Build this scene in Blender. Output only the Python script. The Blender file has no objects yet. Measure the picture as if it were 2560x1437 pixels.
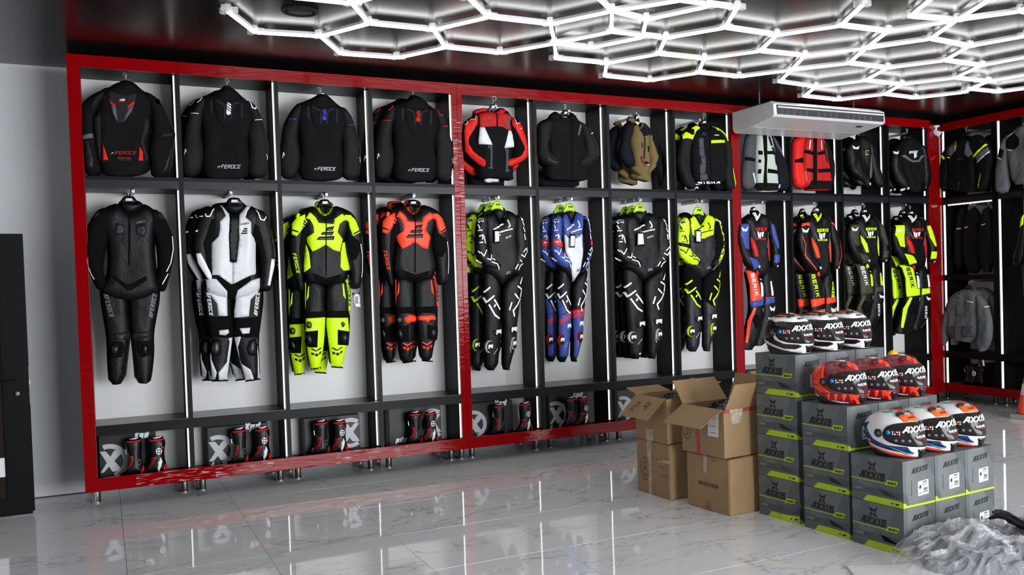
import bpy, bmesh, math, random
import numpy as np
from mathutils import Vector, Matrix, noise
from mathutils.geometry import delaunay_2d_cdt
random.seed(7)
SC = bpy.context.scene
COL = SC.collection
# ------------------------------------------------------------------ camera
FP = 2357.556                       # focal length in pixels of the 2560 px wide picture
YAW, PIT, ROL = [math.radians(a) for a in (28.57476, -1.50222, -1.67836)]
CP = np.array([.15786, -8.02632, 1.6])
PX, PY = 1280 + 258.108, 718.5 + 45.923
cf = np.array([math.sin(YAW) * math.cos(PIT), math.cos(YAW) * math.cos(PIT), math.sin(PIT)])
cr = np.array([math.cos(YAW), -math.sin(YAW), 0.0])
cu = np.cross(cr, cf)
_c, _s = math.cos(ROL), math.sin(ROL)
cr, cu = _c * cr + _s * cu, -_s * cr + _c * cu
cam = bpy.data.cameras.new('camera')
co = bpy.data.objects.new('camera', cam)
COL.objects.link(co)
co.matrix_world = Matrix([[cr[i], cu[i], -cf[i], CP[i]] for i in range(3)] + [[0, 0, 0, 1]])
cam.sensor_width = 36
cam.lens = FP / 2560 * 36
cam.shift_x = -258.108 / 2560
cam.shift_y = 45.923 / 2560
cam.clip_start = .05
cam.clip_end = 100
SC.camera = co
# ------------------------------------------------------------------ world, light, exposure
W = bpy.data.worlds.new('world')
SC.world = W
W.use_nodes = True
bg = W.node_tree.nodes['Background']
bg.inputs[0].default_value = (.86, .93, 1, 1)
bg.inputs[1].default_value = 1.2
SC.view_settings.view_transform = 'Standard'
SC.view_settings.look = 'None'
SC.view_settings.gamma = 1
SC.view_settings.use_curve_mapping = False
SC.view_settings.exposure = 0.4


def area_light(name, loc, rot, sx, sy, power, col):
    l = bpy.data.lights.new(name, 'AREA')
    l.shape = 'RECTANGLE'
    l.size, l.size_y, l.energy, l.color = sx, sy, power, col
    o = bpy.data.objects.new(name, l)
    o.location, o.rotation_euler = loc, rot
    COL.objects.link(o)
    return o


# daylight coming in through the shop window behind the photographer
area_light('shop_window_daylight', (5.9, -12.35, 1.75), (math.radians(90), 0, 0), 6.8, 2.7, 980, (.93, .97, 1))
HEX_POWER = 5.5      # emission of the ceiling tubes
STRIP_POWER = 1.5    # emission of the cabinet light strips


# ------------------------------------------------------------------ pixel / world helpers
def ray(u, v):
    return cf + cr * (u - PX) / FP - cu * (v - PY) / FP


def at(u, v, x=None, y=None, z=None):
    d = ray(u, v)
    t = (x - CP[0]) / d[0] if x is not None else (y - CP[1]) / d[1] if y is not None else (z - CP[2]) / d[2]
    return CP + t * d


# ------------------------------------------------------------------ materials
MATS = {}


def lin(c):
    return tuple((v / 12.92 if v <= .04045 else ((v + .055) / 1.055) ** 2.4) for v in c)


def mat(name, col, rough=.5, metal=0., spec=.5, coat=0., bump=0., bscale=60., emit=0., var=0., vscale=4., alpha=1., trans=0., bstretch=(1, 1, 1)):
    """principled material; col is linear rgb; small procedural colour variation and bump"""
    if name in MATS:
        return MATS[name]
    m = bpy.data.materials.new(name)
    m.use_nodes = True
    nt = m.node_tree
    b = nt.nodes['Principled BSDF']
    I = b.inputs
    I['Base Color'].default_value = (*col, 1)
    I['Roughness'].default_value = rough
    I['Metallic'].default_value = metal
    I['Specular IOR Level'].default_value = spec
    I['Coat Weight'].default_value = coat
    I['Coat Roughness'].default_value = .05
    I['Alpha'].default_value = alpha
    I['Transmission Weight'].default_value = trans
    if emit:
        I['Emission Color'].default_value = (*col, 1)
        I['Emission Strength'].default_value = emit
    if var or bump:
        tc = nt.nodes.new('ShaderNodeTexCoord')
        mp = nt.nodes.new('ShaderNodeMapping')
        mp.inputs['Scale'].default_value = bstretch
        nt.links.new(tc.outputs['Object'], mp.inputs[0])
    if var:
        n = nt.nodes.new('ShaderNodeTexNoise')
        n.inputs['Scale'].default_value = vscale
        n.inputs['Detail'].default_value = 4
        r = nt.nodes.new('ShaderNodeMapRange')
        r.inputs[1].default_value, r.inputs[2].default_value = .3, .7
        r.inputs[3].default_value, r.inputs[4].default_value = 1 - var, 1 + var
        mx = nt.nodes.new('ShaderNodeVectorMath')
        mx.operation = 'SCALE'
        mx.inputs[0].default_value = col
        nt.links.new(mp.outputs[0], n.inputs['Vector'])
        nt.links.new(n.outputs[0], r.inputs[0])
        nt.links.new(r.outputs[0], mx.inputs['Scale'])
        nt.links.new(mx.outputs[0], I['Base Color'])
    if bump:
        n = nt.nodes.new('ShaderNodeTexNoise')
        n.inputs['Scale'].default_value = bscale
        n.inputs['Detail'].default_value = 3
        bp = nt.nodes.new('ShaderNodeBump')
        bp.inputs['Strength'].default_value = bump
        bp.inputs['Distance'].default_value = .01
        nt.links.new(mp.outputs[0], n.inputs['Vector'])
        nt.links.new(n.outputs[0], bp.inputs['Height'])
        nt.links.new(bp.outputs[0], I['Normal'])
    MATS[name] = m
    return m


def M(k):
    return MATS[k]


mat('white_paint', (.60, .60, .62), .55, var=.02, vscale=2)
mat('white_panel', (.66, .65, .645), .4, var=.02, vscale=1.5)
mat('red_gloss', (.21, .0009, .0022), .09, spec=.13, bump=.25, bscale=5, bstretch=(1.2, 1.2, 7))
mat('black_laminate', (.0034, .0035, .004), .42, spec=.11, bump=.06, bscale=30, bstretch=(.3, 1, 6))
mat('dark_fascia', (.009, .0098, .0135), .38, spec=.2)
mat('light_tube', (1, .985, .97), .3, emit=HEX_POWER)
mat('light_strip', (1, .985, .96), .3, emit=STRIP_POWER)
mat('tube_housing', (.55, .55, .57), .4)
mat('clear_plastic', (.8, .8, .8), .15, alpha=.35)
mat('brushed_steel', (.52, .5, .47), .3, metal=1, bump=.15, bscale=60, bstretch=(1, 1, .05))
mat('steel_grey', (.42, .42, .42), .35, metal=.8)
mat('rubber_black', (.008, .008, .008), .6)
mat('black_plastic', (.005, .005, .0055), .35, spec=.4)
mat('leather_black', (.0026, .0026, .003), .46, spec=.2, bump=.3, bscale=90)
mat('stretch_black', (.0018, .0018, .0021), .85, spec=.12, bump=.3, bscale=220)
mat('textile_black', (.0026, .0026, .0031), .8, spec=.15, bump=.25, bscale=160, var=.1)
mat('textile_softblack', (.0055, .0057, .006), .7, spec=.2, bump=.25, bscale=160)
mat('textile_charcoal', (.013, .0135, .0145), .75, spec=.2, bump=.25, bscale=160)
mat('textile_grey', (.085, .09, .095), .8, bump=.25, bscale=140, var=.08)
mat('leather_grey', (.011, .0115, .014), .42, spec=.22, bump=.2, bscale=90)
mat('leather_white', (.62, .63, .66), .4, bump=.12, bscale=70)
mat('reflective_white', (.8, .8, .82), .35, var=.06, vscale=40)
mat('logo_white', (.78, .78, .8), .4)
mat('logo_grey', (.12, .13, .15), .45)
mat('logo_dark', (.006, .006, .007), .45)
mat('fluo_yellow', (.62, .95, .004), .45, spec=.22, bump=.1, bscale=80)
mat('fluo_red', (.93, .062, .02), .42, spec=.22, bump=.1, bscale=80)
mat('fluo_orange', (1., .16, .015), .4, spec=.22)
mat('jacket_red', (.40, .008, .008), .6, spec=.22, bump=.15, bscale=160)
mat('bright_red', (.62, .012, .008), .55, spec=.22, bump=.12, bscale=140)
mat('purple_blue', (.055, .035, .5), .5)
mat('suit_blue', (.038, .07, .30), .4, spec=.22, bump=.12, bscale=80)
mat('suit_red', (.75, .03, .015), .42, spec=.22)
mat('khaki', (.145, .105, .04), .85, spec=.22, bump=.2, bscale=150)
mat('navy_black', (.0045, .005, .009), .8, spec=.15, bump=.2, bscale=150)
mat('olive', (.045, .045, .025), .5, spec=.22, bump=.15, bscale=80)
mat('pale_sage', (.42, .47, .42), .75, bump=.15, bscale=150)
mat('slate_textile', (.05, .05, .062), .8, bump=.2, bscale=150)
mat('hanger_lime', (.5, .9, .01), .35)
mat('flag_green', (.005, .12, .07), .5)
mat('paper_white', (.75, .75, .74), .6)
mat('gunmetal', (.09, .09, .1), .35, metal=.3)
mat('gold', (.5, .3, .02), .4)


# ------------------------------------------------------------------ object helpers
def link(name, me, parent=None, m=None):
    o = bpy.data.objects.new(name, me)
    COL.objects.link(o)
    if m is not None and me is not None and not me.materials:
        for q in (m if isinstance(m, (list, tuple)) else [m]):
            me.materials.append(M(q) if isinstance(q, str) else q)
    if parent is not None:
        o.parent = parent
    return o


def tag(o, label=None, cat=None, group=None, kind=None):
    if label:
        o['label'] = label
    if cat:
        o['category'] = cat
    if group:
        o['group'] = group
    if kind:
        o['kind'] = kind
    return o


def thing(name, label, cat, loc=(0, 0, 0), rz=0., group=None):
    o = bpy.data.objects.new(name, None)
    COL.objects.link(o)
    o.location = [float(v) for v in loc]
    o.rotation_euler = (0, 0, rz)
    o.empty_display_size = .1
    return tag(o, label, cat, group)


def mesh(name, verts, faces, smooth=False):
    me = bpy.data.meshes.new(name)
    me.from_pydata([tuple(map(float, v)) for v in verts], [], [tuple(map(int, f)) for f in faces])
    if smooth:
        me.polygons.foreach_set('use_smooth', [True] * len(me.polygons))
    me.update()
    return me


BOXF = [(0, 3, 2, 1), (4, 5, 6, 7), (0, 1, 5, 4), (1, 2, 6, 5), (2, 3, 7, 6), (3, 0, 4, 7)]


def boxv(x0, x1, y0, y1, z0, z1):
    return [(x0, y0, z0), (x1, y0, z0), (x1, y1, z0), (x0, y1, z0), (x0, y0, z1), (x1, y0, z1), (x1, y1, z1), (x0, y1, z1)]


def box(name, x0, x1, y0, y1, z0, z1, m, parent=None, bevel=0.):
    """axis box in the parent's coordinates"""
    if bevel:
        bm = bmesh.new()
        vs = [bm.verts.new(v) for v in boxv(x0, x1, y0, y1, z0, z1)]
        for f in BOXF:
            bm.faces.new([vs[i] for i in f])
        bmesh.ops.bevel(bm, geom=bm.edges[:], offset=bevel, segments=2, affect='EDGES', profile=.6)
        me = bpy.data.meshes.new(name)
        bm.to_mesh(me)
        bm.free()
    else:
        me = mesh(name, boxv(x0, x1, y0, y1, z0, z1), BOXF)
    return link(name, me, parent, m)


class MB:
    """collects simple shapes into one mesh"""
    def __init__(s):
        s.v, s.f = [], []

    def add(s, v, f):
        n = len(s.v)
        s.v += [tuple(q) for q in v]
        s.f += [tuple(i + n for i in q) for q in f]
        return s

    def box(s, *a):
        return s.add(boxv(*a), BOXF)

    def tube(s, pts, r, n=8, cap=True):
        pts = [Vector(p) for p in pts]
        V, Fc = [], []
        up = Vector((.31, .17, .93))
        for i, p in enumerate(pts):
            t = (pts[min(i + 1, len(pts) - 1)] - pts[max(i - 1, 0)]).normalized()
            a = t.cross(up)
            if a.length < 1e-3:
                a = t.cross(Vector((1, 0, 0)))
            a.normalize()
            b = t.cross(a)
            rr = r[i] if isinstance(r, (list, tuple)) else r
            for k in range(n):
                w = 2 * math.pi * k / n
                V.append(p + a * rr * math.cos(w) + b * rr * math.sin(w))
        for i in range(len(pts) - 1):
            for k in range(n):
                q = (k + 1) % n
                Fc.append((i * n + k, i * n + q, (i + 1) * n + q, (i + 1) * n + k))
        if cap:
            Fc.append(tuple(range(n - 1, -1, -1)))
            Fc.append(tuple((len(pts) - 1) * n + k for k in range(n)))
        return s.add(V, Fc)

    def lathe(s, prof, n=20, c=(0, 0, 0)):
        V, Fc = [], []
        for r, z in prof:
            for k in range(n):
                w = 2 * math.pi * k / n
                V.append((c[0] + r * math.cos(w), c[1] + r * math.sin(w), c[2] + z))
        for i in range(len(prof) - 1):
            for k in range(n):
                q = (k + 1) % n
                Fc.append((i * n + k, i * n + q, (i + 1) * n + q, (i + 1) * n + k))
        Fc.append(tuple(range(n - 1, -1, -1)))
        Fc.append(tuple((len(prof) - 1) * n + k for k in range(n)))
        return s.add(V, Fc)

    def build(s, name, m, parent=None, smooth=False):
        return link(name, mesh(name, s.v, s.f, smooth), parent, m)


def dup(root, loc, rz=None, label=None, group=None):
    r = root.copy()
    COL.objects.link(r)
    r.location = loc
    if rz is not None:
        r.rotation_euler = (0, 0, rz)
    if label:
        r['label'] = label
    if group:
        r['group'] = group
    for ch in list(root.children):
        c = ch.copy()
        COL.objects.link(c)
        c.parent = r
        for g in list(ch.children):
            d = g.copy()
            COL.objects.link(d)
            d.parent = c
    return r


# ------------------------------------------------------------------ 2-D shapes on curved surfaces
def PP(s):
    """'x,y x,y ...' -> array"""
    return np.array([[float(a) for a in q.split(',')] for q in s.split()]) if isinstance(s, str) else np.asarray(s, float)


def chaikin(p, n=1):
    for _ in range(n):
        q = np.roll(p, -1, 0)
        p = np.stack([.75 * p + .25 * q, .25 * p + .75 * q], 1).reshape(-1, 2)
    return p


def resample(p, step):
    out = []
    for a, b in zip(p, np.roll(p, -1, 0)):
        k = max(1, int(np.ceil(np.linalg.norm(b - a) / step)))
        for i in range(k):
            out.append(a + (b - a) * i / k)
    return np.array(out)


def inside(poly, q):
    x, y = q[:, 0], q[:, 1]
    c = np.zeros(len(q), bool)
    for a, b in zip(poly, np.roll(poly, -1, 0)):
        k = (a[1] > y) != (b[1] > y)
        with np.errstate(divide='ignore', invalid='ignore'):
            xi = (b[0] - a[0]) * (y - a[1]) / (b[1] - a[1]) + a[0]
        c ^= k & (x < xi)
    return c


def edist(poly, q, skip=None):
    d = np.full(len(q), 1e9)
    for a, b in zip(poly, np.roll(poly, -1, 0)):
        if skip is not None and a[1] < skip and b[1] < skip and abs(a[0] - b[0]) > abs(a[1] - b[1]):
            continue
        ab = b - a
        L = ab @ ab
        if L < 1e-14:
            continue
        t = np.clip(((q - a) @ ab) / L, 0, 1)
        d = np.minimum(d, np.linalg.norm(q - a - t[:, None] * ab, axis=1))
    return d


def fill(poly, step):
    """triangulate a polygon with inner points; returns 2-D points, triangles, boundary loop"""
    b = resample(poly, step)
    lo, hi = b.min(0), b.max(0)
    xs = np.arange(lo[0] + step * .5, hi[0], step)
    ys = np.arange(lo[1] + step * .5, hi[1], step)
    if len(xs) and len(ys):
        g = np.stack(np.meshgrid(xs, ys), -1)
        g[1::2, :, 0] += step * .5
        g = g.reshape(-1, 2)
        g = g[inside(b, g)]
        if len(g):
            g = g[edist(b, g) > step * .4]
    else:
        g = np.zeros((0, 2))
    pts = np.vstack([b, g]) if len(g) else b
    n = len(b)
    r = delaunay_2d_cdt([Vector(p) for p in pts], [], [list(range(n))], 1, 1e-6)
    v = np.array([[q.x, q.y] for q in r[0]])
    tr = [tuple(t) for t in r[2]]
    # boundary edges used once
    cnt = {}
    for t in tr:
        for i in range(len(t)):
            e = (t[i], t[(i + 1) % len(t)])
            k = (min(e), max(e))
            cnt.setdefault(k, []).append(e)
    be = [e[0] for e in cnt.values() if len(e) == 1]
    return v, tr, be


# stroke letters on a 0..1 grid: polylines
FONT = {
 'A': ['0,0 .55,1 1,1 1,0', '.45,.36 1,.36'], 'F': ['0,0 0,1 1,1', '0,.52 .8,.52'], 'E': ['1,1 0,1 0,0 1,0', '0,.52 .85,.52'],
 'R': ['0,0 0,1 1,1 1,.5 0,.5', '.45,.5 1,0'], 'O': ['0,0 0,1 1,1 1,0 0,0'], 'C': ['1,1 0,1 0,0 1,0'], 'X': ['0,0 1,1', '0,1 1,0'],
 'I': ['.5,0 .5,1'], 'S': ['1,1 0,1 0,.52 1,.52 1,0 0,0'], 'H': ['0,0 0,1', '1,0 1,1', '0,.5 1,.5'], 'L': ['0,1 0,0 1,0'],
 'M': ['0,0 0,1 .5,.45 1,1 1,0'], 'T': ['0,1 1,1', '.5,1 .5,0'], 'B': ['0,0 0,1 .95,1 .95,.5 0,.5', '.95,.5 1,.5 1,0 0,0'], 'K': ['0,0 0,1', '1,1 .1,.5 1,0'],
 'p': ['0,-.4 0,.65 .9,.65 .9,0 0,0'], 'd': ['.9,1 .9,0 0,0 0,.65 .9,.65'], 'Z': ['0,1 1,1 0,0 1,0'], 'U': ['0,1 0,0 1,0 1,1'], 'N': ['0,0 0,1 1,0 1,1'],
 'D': ['0,0 0,1 .7,1 1,.7 1,.3 .7,0 0,0'], 'P': ['0,0 0,1 1,1 1,.45 0,.45'], 'G': ['1,1 0,1 0,0 1,0 1,.5 .55,.5'], 'Y': ['0,1 .5,.5 1,1', '.5,.5 .5,0'], 'V': ['0,1 .5,0 1,1'],
 'W': ['0,1 .25,0 .5,.7 .75,0 1,1'], '0': ['0,0 0,1 1,1 1,0 0,0'], '1': ['.2,.8 .5,1 .5,0'], '2': ['0,1 1,1 1,.5 0,.5 0,0 1,0'], '3': ['0,1 1,1 1,0 0,0', '.2,.5 1,.5'],
 '4': ['0,1 0,.4 1,.4', '.7,.7 .7,0'], '5': ['1,1 0,1 0,.5 1,.5 1,0 0,0'], '7': ['0,1 1,1 .4,0'], '8': ['0,0 0,1 1,1 1,0 0,0', '0,.5 1,.5'], '9': ['1,.5 0,.5 0,1 1,1 1,0'],
 '.': ['.4,0 .5,0'], ':': ['.5,.2 .5,.3', '.5,.7 .5,.8'], '/': ['0,0 1,1'], '^': ['0,0 .5,1 1,1', '.1,.1 1,.1', '.3,.5 1,.5'], 'a': ['0,0 .5,1 1,0'], ' ': [],
 'Q': ['0,0 0,1 1,1 1,0 0,0', '.6,.3 1,-.1'], 'J': ['1,1 1,0 0,0 0,.3'],
}


def letters(s, p0, p1, h, wt=.2, slant=.25, gap=.3, flip=1):
    """quads (list of 4-point arrays) of a word running from p0 to p1, letter height h (same units); flip=1: y down"""
    p0, p1 = np.array(p0, float), np.array(p1, float)
    ax = p1 - p0
    L = np.linalg.norm(ax)
    ax = ax / L
    up = np.array([ax[1], -ax[0]]) if flip else np.array([-ax[1], ax[0]])
    n = len(s)
    adv = [{'I': .42, '.': .45, '1': .7, 'J': .8}.get(c, 1.) for c in s]
    w0 = L / (sum(adv) + gap * (n - 1))
    hw = wt * h / 2
    out = []
    pos = 0
    for i, ch in enumerate(s):
        o = p0 + ax * pos
        w = w0 * adv[i]
        pos += w + gap * w0
        for pl in FONT.get(ch, []):
            q = PP(pl)
            k = q[:, 1] * h
            pts = o + ax * (q[:, :1] * (w - 2 * hw) + hw) + ax * (k[:, None] * slant) + up * (np.clip(k, hw, None) if q[:, 1].min() >= 0 else k)[:, None]
            pts = np.array([o + ax * (hw + q[j, 0] * (w - 2 * hw) + (hw + q[j, 1] * (h - 2 * hw)) * slant) + up * (hw + q[j, 1] * (h - 2 * hw)) for j in range(len(q))])
            for a, b in zip(pts[:-1], pts[1:]):
                t = b - a
                l = np.linalg.norm(t)
                if l < 1e-9:
                    continue
                t /= l
                m_ = np.array([-t[1], t[0]]) * hw
                a2, b2 = a - t * hw * .98, b + t * hw * .98
                out.append(np.array([a2 + m_, b2 + m_, b2 - m_, a2 - m_]))
    return out


def quads_mesh(name, quads, surf, m, parent, off=.004, sub=.03):
    """flat marks lying on a surface: surf(points2d, off) -> xyz"""
    V, Fc, LV = [], [], []
    for qi, q in enumerate(quads):
        k = max(1, int(np.ceil(max(np.linalg.norm(q[1] - q[0]), 1e-6) / sub)))
        n0 = len(V)
        for i in range(k + 1):
            t = i / k
            V += [q[0] + (q[1] - q[0]) * t, q[3] + (q[2] - q[3]) * t]
            LV += [(qi % 5) * .5] * 2
        for i in range(k):
            Fc.append((n0 + 2 * i, n0 + 2 * i + 2, n0 + 2 * i + 3, n0 + 2 * i + 1))
    X = np.array(surf(np.array(V), off))
    # keep crossing strokes from lying exactly in one plane
    lift = np.array(surf(np.array(V), off + .0002)) - X
    X = X + lift * np.array(LV)[:, None]
    return link(name, mesh(name, X, Fc), parent, m)


def patch_mesh(name, poly, surf, m, parent, off=.003, step=.02, rim=.005, smooth=True):
    v, tr, be = fill(poly, step)
    X = surf(v, off)
    Y = surf(v, off - rim)
    n = len(v)
    V = list(X)
    Fc = list(tr)
    idx = {}
    for a, b in be:
        for q in (a, b):
            if q not in idx:
                idx[q] = len(V)
                V.append(Y[q])
        Fc.append((b, a, idx[a], idx[b]))
    return link(name, mesh(name, V, Fc, smooth), parent, m)
# ================================================================== ROOM
ZC = 3.45


def struct(o):
    o['kind'] = 'structure'
    return o


# polished marble tiles
m = bpy.data.materials.new('marble_tile')
MATS['marble_tile'] = m
m.use_nodes = True
nt = m.node_tree
N, Lk = nt.nodes, nt.links
b = N['Principled BSDF']
geo = N.new('ShaderNodeNewGeometry')
inf = N.new('ShaderNodeObjectInfo')
sc_ = N.new('ShaderNodeVectorMath'); sc_.operation = 'SCALE'; sc_.inputs['Scale'].default_value = 60
cmb = N.new('ShaderNodeCombineXYZ')
for i in range(3):
    Lk.new(inf.outputs['Random'], cmb.inputs[i])
Lk.new(cmb.outputs[0], sc_.inputs[0])
ad = N.new('ShaderNodeVectorMath'); ad.operation = 'ADD'
Lk.new(geo.outputs['Position'], ad.inputs[0]); Lk.new(sc_.outputs[0], ad.inputs[1])
mp = N.new('ShaderNodeMapping'); mp.inputs['Scale'].default_value = (.8, 1.9, 1); mp.inputs['Rotation'].default_value = (0, 0, .5)
Lk.new(ad.outputs[0], mp.inputs[0])
n1 = N.new('ShaderNodeTexNoise'); n1.inputs['Scale'].default_value = 1.3; n1.inputs['Detail'].default_value = 6; n1.inputs['Roughness'].default_value = .62; n1.inputs['Distortion'].default_value = .9
Lk.new(mp.outputs[0], n1.inputs['Vector'])
s1 = N.new('ShaderNodeMath'); s1.operation = 'SUBTRACT'; s1.inputs[1].default_value = .5
a1 = N.new('ShaderNodeMath'); a1.operation = 'ABSOLUTE'
r1 = N.new('ShaderNodeMapRange'); r1.inputs[1].default_value = 0; r1.inputs[2].default_value = .016; r1.inputs[3].default_value = 1; r1.inputs[4].default_value = 0
n2 = N.new('ShaderNodeTexNoise'); n2.inputs['Scale'].default_value = .9; n2.inputs['Detail'].default_value = 2
Lk.new(mp.outputs[0], n2.inputs['Vector'])
r2 = N.new('ShaderNodeMapRange'); r2.inputs[1].default_value = .38; r2.inputs[2].default_value = .62; r2.inputs[3].default_value = 0; r2.inputs[4].default_value = .85
mu = N.new('ShaderNodeMath'); mu.operation = 'MULTIPLY'
Lk.new(n1.outputs[0], s1.inputs[0]); Lk.new(s1.outputs[0], a1.inputs[0]); Lk.new(a1.outputs[0], r1.inputs[0])
Lk.new(n2.outputs[0], r2.inputs[0]); Lk.new(r1.outputs[0], mu.inputs[0]); Lk.new(r2.outputs[0], mu.inputs[1])
mx = N.new('ShaderNodeMix'); mx.data_type = 'RGBA'
mx.inputs['A'].default_value = (.80, .80, .815, 1); mx.inputs['B'].default_value = (.33, .33, .33, 1)
Lk.new(mu.outputs[0], mx.inputs['Factor']); Lk.new(mx.outputs['Result'], b.inputs['Base Color'])
b.inputs['Roughness'].default_value = .035
b.inputs['Specular IOR Level'].default_value = .62
wv = N.new('ShaderNodeTexNoise'); wv.inputs['Scale'].default_value = 2.2
Lk.new(geo.outputs['Position'], wv.inputs['Vector'])
bp = N.new('ShaderNodeBump'); bp.inputs['Strength'].default_value = .03; bp.inputs['Distance'].default_value = .02
Lk.new(wv.outputs[0], bp.inputs['Height']); Lk.new(bp.outputs[0], b.inputs['Normal'])

mat('grout', (.05, .05, .05), .8)
floor = struct(link('floor', mesh('floor', boxv(-1.6, 10.4, -12.5, 1.0, -.06, -.004), BOXF), None, 'grout'))
TX, TY, T0X, T0Y = .7595, .8778, .2296, -2.0035
tm = None
for i in range(-2, 14):
    for j in range(-4, 13):
        x0, y1 = T0X + i * TX, T0Y - j * TY + TY
        if x0 > 10.3 or y1 < -12.4:
            continue
        if tm is None:
            o = box('tile', -TX / 2 + .0012, TX / 2 - .0012, -TY / 2 + .0012, TY / 2 - .0012, -.012, 0, 'marble_tile', floor, bevel=.0004)
            tm = o.data
        else:
            o = link('tile', tm, floor)
        o.location = (x0 + TX / 2, y1 - TY / 2, 0)
        o.rotation_euler = (random.gauss(0, .00035), random.gauss(0, .00035), math.pi * random.randint(0, 1))

struct(box('wall_back', -1.7, 10.5, .80, .95, .002, ZC, 'white_paint'))
struct(box('wall_left', -1.75, -1.6, -12.5, .8, .002, ZC, 'white_paint'))
struct(box('wall_right', 10.0, 10.15, -12.5, .8, .002, ZC, 'white_paint'))
mat('dark_paint', (.05, .05, .055), .6)
# front wall with the shop window opening
wf = struct(link('wall_front', mesh('wall_front', boxv(-1.7, 2.4, -12.65, -12.5, .002, ZC), BOXF), None, 'dark_paint'))
mb = MB()
mb.box(9.4, 10.1, -12.65, -12.5, .002, ZC).box(2.4, 9.4, -12.65, -12.5, 3.15, ZC).box(2.4, 9.4, -12.65, -12.5, .002, .3)
mb.build('shopfront_surround', 'dark_paint', wf)
win = struct(thing('window_1', None, None, (5.9, -12.58, .3)))
mb = MB()
for k in range(5):
    mb.box(-3.5 + k * 1.75 - .025, -3.5 + k * 1.75 + .025, -.03, .03, 0, 2.85)
mb.box(-3.5, 3.5, -.03, .03, 0, .05).box(-3.5, 3.5, -.03, .03, 2.8, 2.85)
mb.build('window_frame', 'black_plastic', win)

# dark satin ceiling
m = mat('ceiling_satin', (.0055, .005, .0052), .24, spec=.38, bump=.10, bscale=9, bstretch=(1, .35, 1))
cl = struct(box('ceiling', -1.75, 10.5, -12.65, .95, ZC, ZC + .08, 'ceiling_satin'))

# dark strip painting the thin shadow line at the foot of the back wall
struct(box('wall_foot_shade', -1.6, 0, .792, .80, .001, .008, 'grout'))

# half-open black door leaf at the left
door = struct(thing('door_1', None, None, (-.79, .165, 0)))
mat('door_black', (.004, .004, .0045), .4, spec=.12)
mat('tinted_glass', (.019, .014, .011), .25, spec=.1)
mb = MB()
mb.box(-.44, -.30, -.025, .025, .012, 2.075).box(.305, .445, -.025, .025, .012, 2.075)
mb.box(-.30, .305, -.025, .025, .012, .135).box(-.30, .305, -.025, .025, 1.945, 2.075).box(-.30, .305, -.02, .02, .86, .89)
o = mb.build('door_frame', 'door_black', door)
box('bead', .295, .312, -.032, -.02, .13, 1.95, 'door_black', o)
box('glass_pane', -.30, .305, -.008, .008, .135, 1.945, 'tinted_glass', door)
o = box('edge_trim', .445, .458, -.022, .026, .03, 2.075, 'door_black', door)
box('lock_plate', .452, .4605, -.010, .012, .82, 1.10, 'steel_grey', o)
box('latch', .46, .466, -.006, .008, .965, .995, 'brushed_steel', o)
mb = MB()
mb.tube([(.375, -.03, 1.0), (.375, -.075, 1.0), (.25, -.075, .995)], .010)
mb.lathe([(.0, 0), (.012, 0), (.012, .012), (0, .012)], 12, (.375, -.04, .9))
mb.build('handle', 'black_plastic', door)
mb = MB()
mb.tube([(.385, -.026, .905), (.385, -.04, .905)], .013, 14)
mb.build('lock_cylinder', 'steel_grey', door)
box('notice', .155, .285, -.0105, -.0085, .30, .44, 'paper_white', door)

# ================================================================== CEILING HEXAGON LIGHTS
ZH = 3.40
HV = dict(a=(570, 30), b=(637.6, 81.7), c=(801, 91.6), d=(880.6, 10), e=(922.5, 59.8), f=(852.7, 135.5), g=(994.2, 145.4), h=(1113.7, 119.5), i=(1083.8, 75.7), j=(1221.3, 43.8), k=(1251, 133.5), l=(1386.3, 109.8), m=(1376.2, 61.4), n=(1530.5, 29), o=(1528, 80.5), p=(1390.5, 147.5), A=(1699.8, 2.3), B=(1842.8, 21.1), C=(1812.4, 70.3), D=(1664.7, 96.1), E=(1646, 136), F=(1516, 159), G=(1513, 191.5), H=(1624.8, 202.5), I=(1746.7, 182.8), J=(1760.8, 147.7), K=(1899, 128.9), L=(1941.3, 89), M=(2100.6, 65.6), N=(2156.9, 13.1), Q=(2218.8, 79.7), R=(2391.2, 51.6), S=(2471, 2.3), T=(2163.9, 121.9), U=(2011.6, 140.6), W=(1847.5, 193), X=(1948.3, 205.3), Y=(2039.7, 218), Z=(2161.5, 202.5), AA=(2217.8, 171), BB=(2121.7, 159.4), CC=(2325.6, 98.4), DD=(2421.7, 117), EE=(2360.8, 152.3), FF=(2452.2, 165), GG=(2386.6, 196), HH=(2253, 211.9), II=(2468.6, 204.8), JJ=(2407.7, 232), KK=(2288, 246), LL=(2210.8, 236.7), MM=(2009.3, 241.4), NN=(2096, 250.8), VV=(1978.7, 175.8))
HE = 'a-b b-c c-e e-d c-f f-g g-h h-i i-e i-j j-m h-k k-l l-m m-n n-o o-l l-p p-F F-G n-A A-B B-C C-D D-o D-E E-F G-H H-I I-J J-E J-K K-L L-C L-M M-N M-Q Q-R R-S Q-T T-U U-K U-VV VV-W W-I VV-X X-Y Y-Z Z-AA AA-BB BB-VV BB-T T-CC CC-R CC-DD DD-EE EE-AA EE-FF FF-GG GG-HH HH-Z GG-II II-JJ JJ-KK KK-LL LL-HH Y-MM MM-NN NN-LL'
pts = {k: at(u, v, z=ZH)[:2] for k, (u, v) in HV.items()}
P2 = list(pts.values())
keys = list(pts.keys())
edges = set()
for e in HE.split():
    a, b2 = e.split('-')
    edges.add((keys.index(a), keys.index(b2)))


def hv(p):
    for k, q in enumerate(P2):
        if math.hypot(q[0] - p[0], q[1] - p[1]) < .16:
            return k
    P2.append(np.array(p))
    return len(P2) - 1


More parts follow.
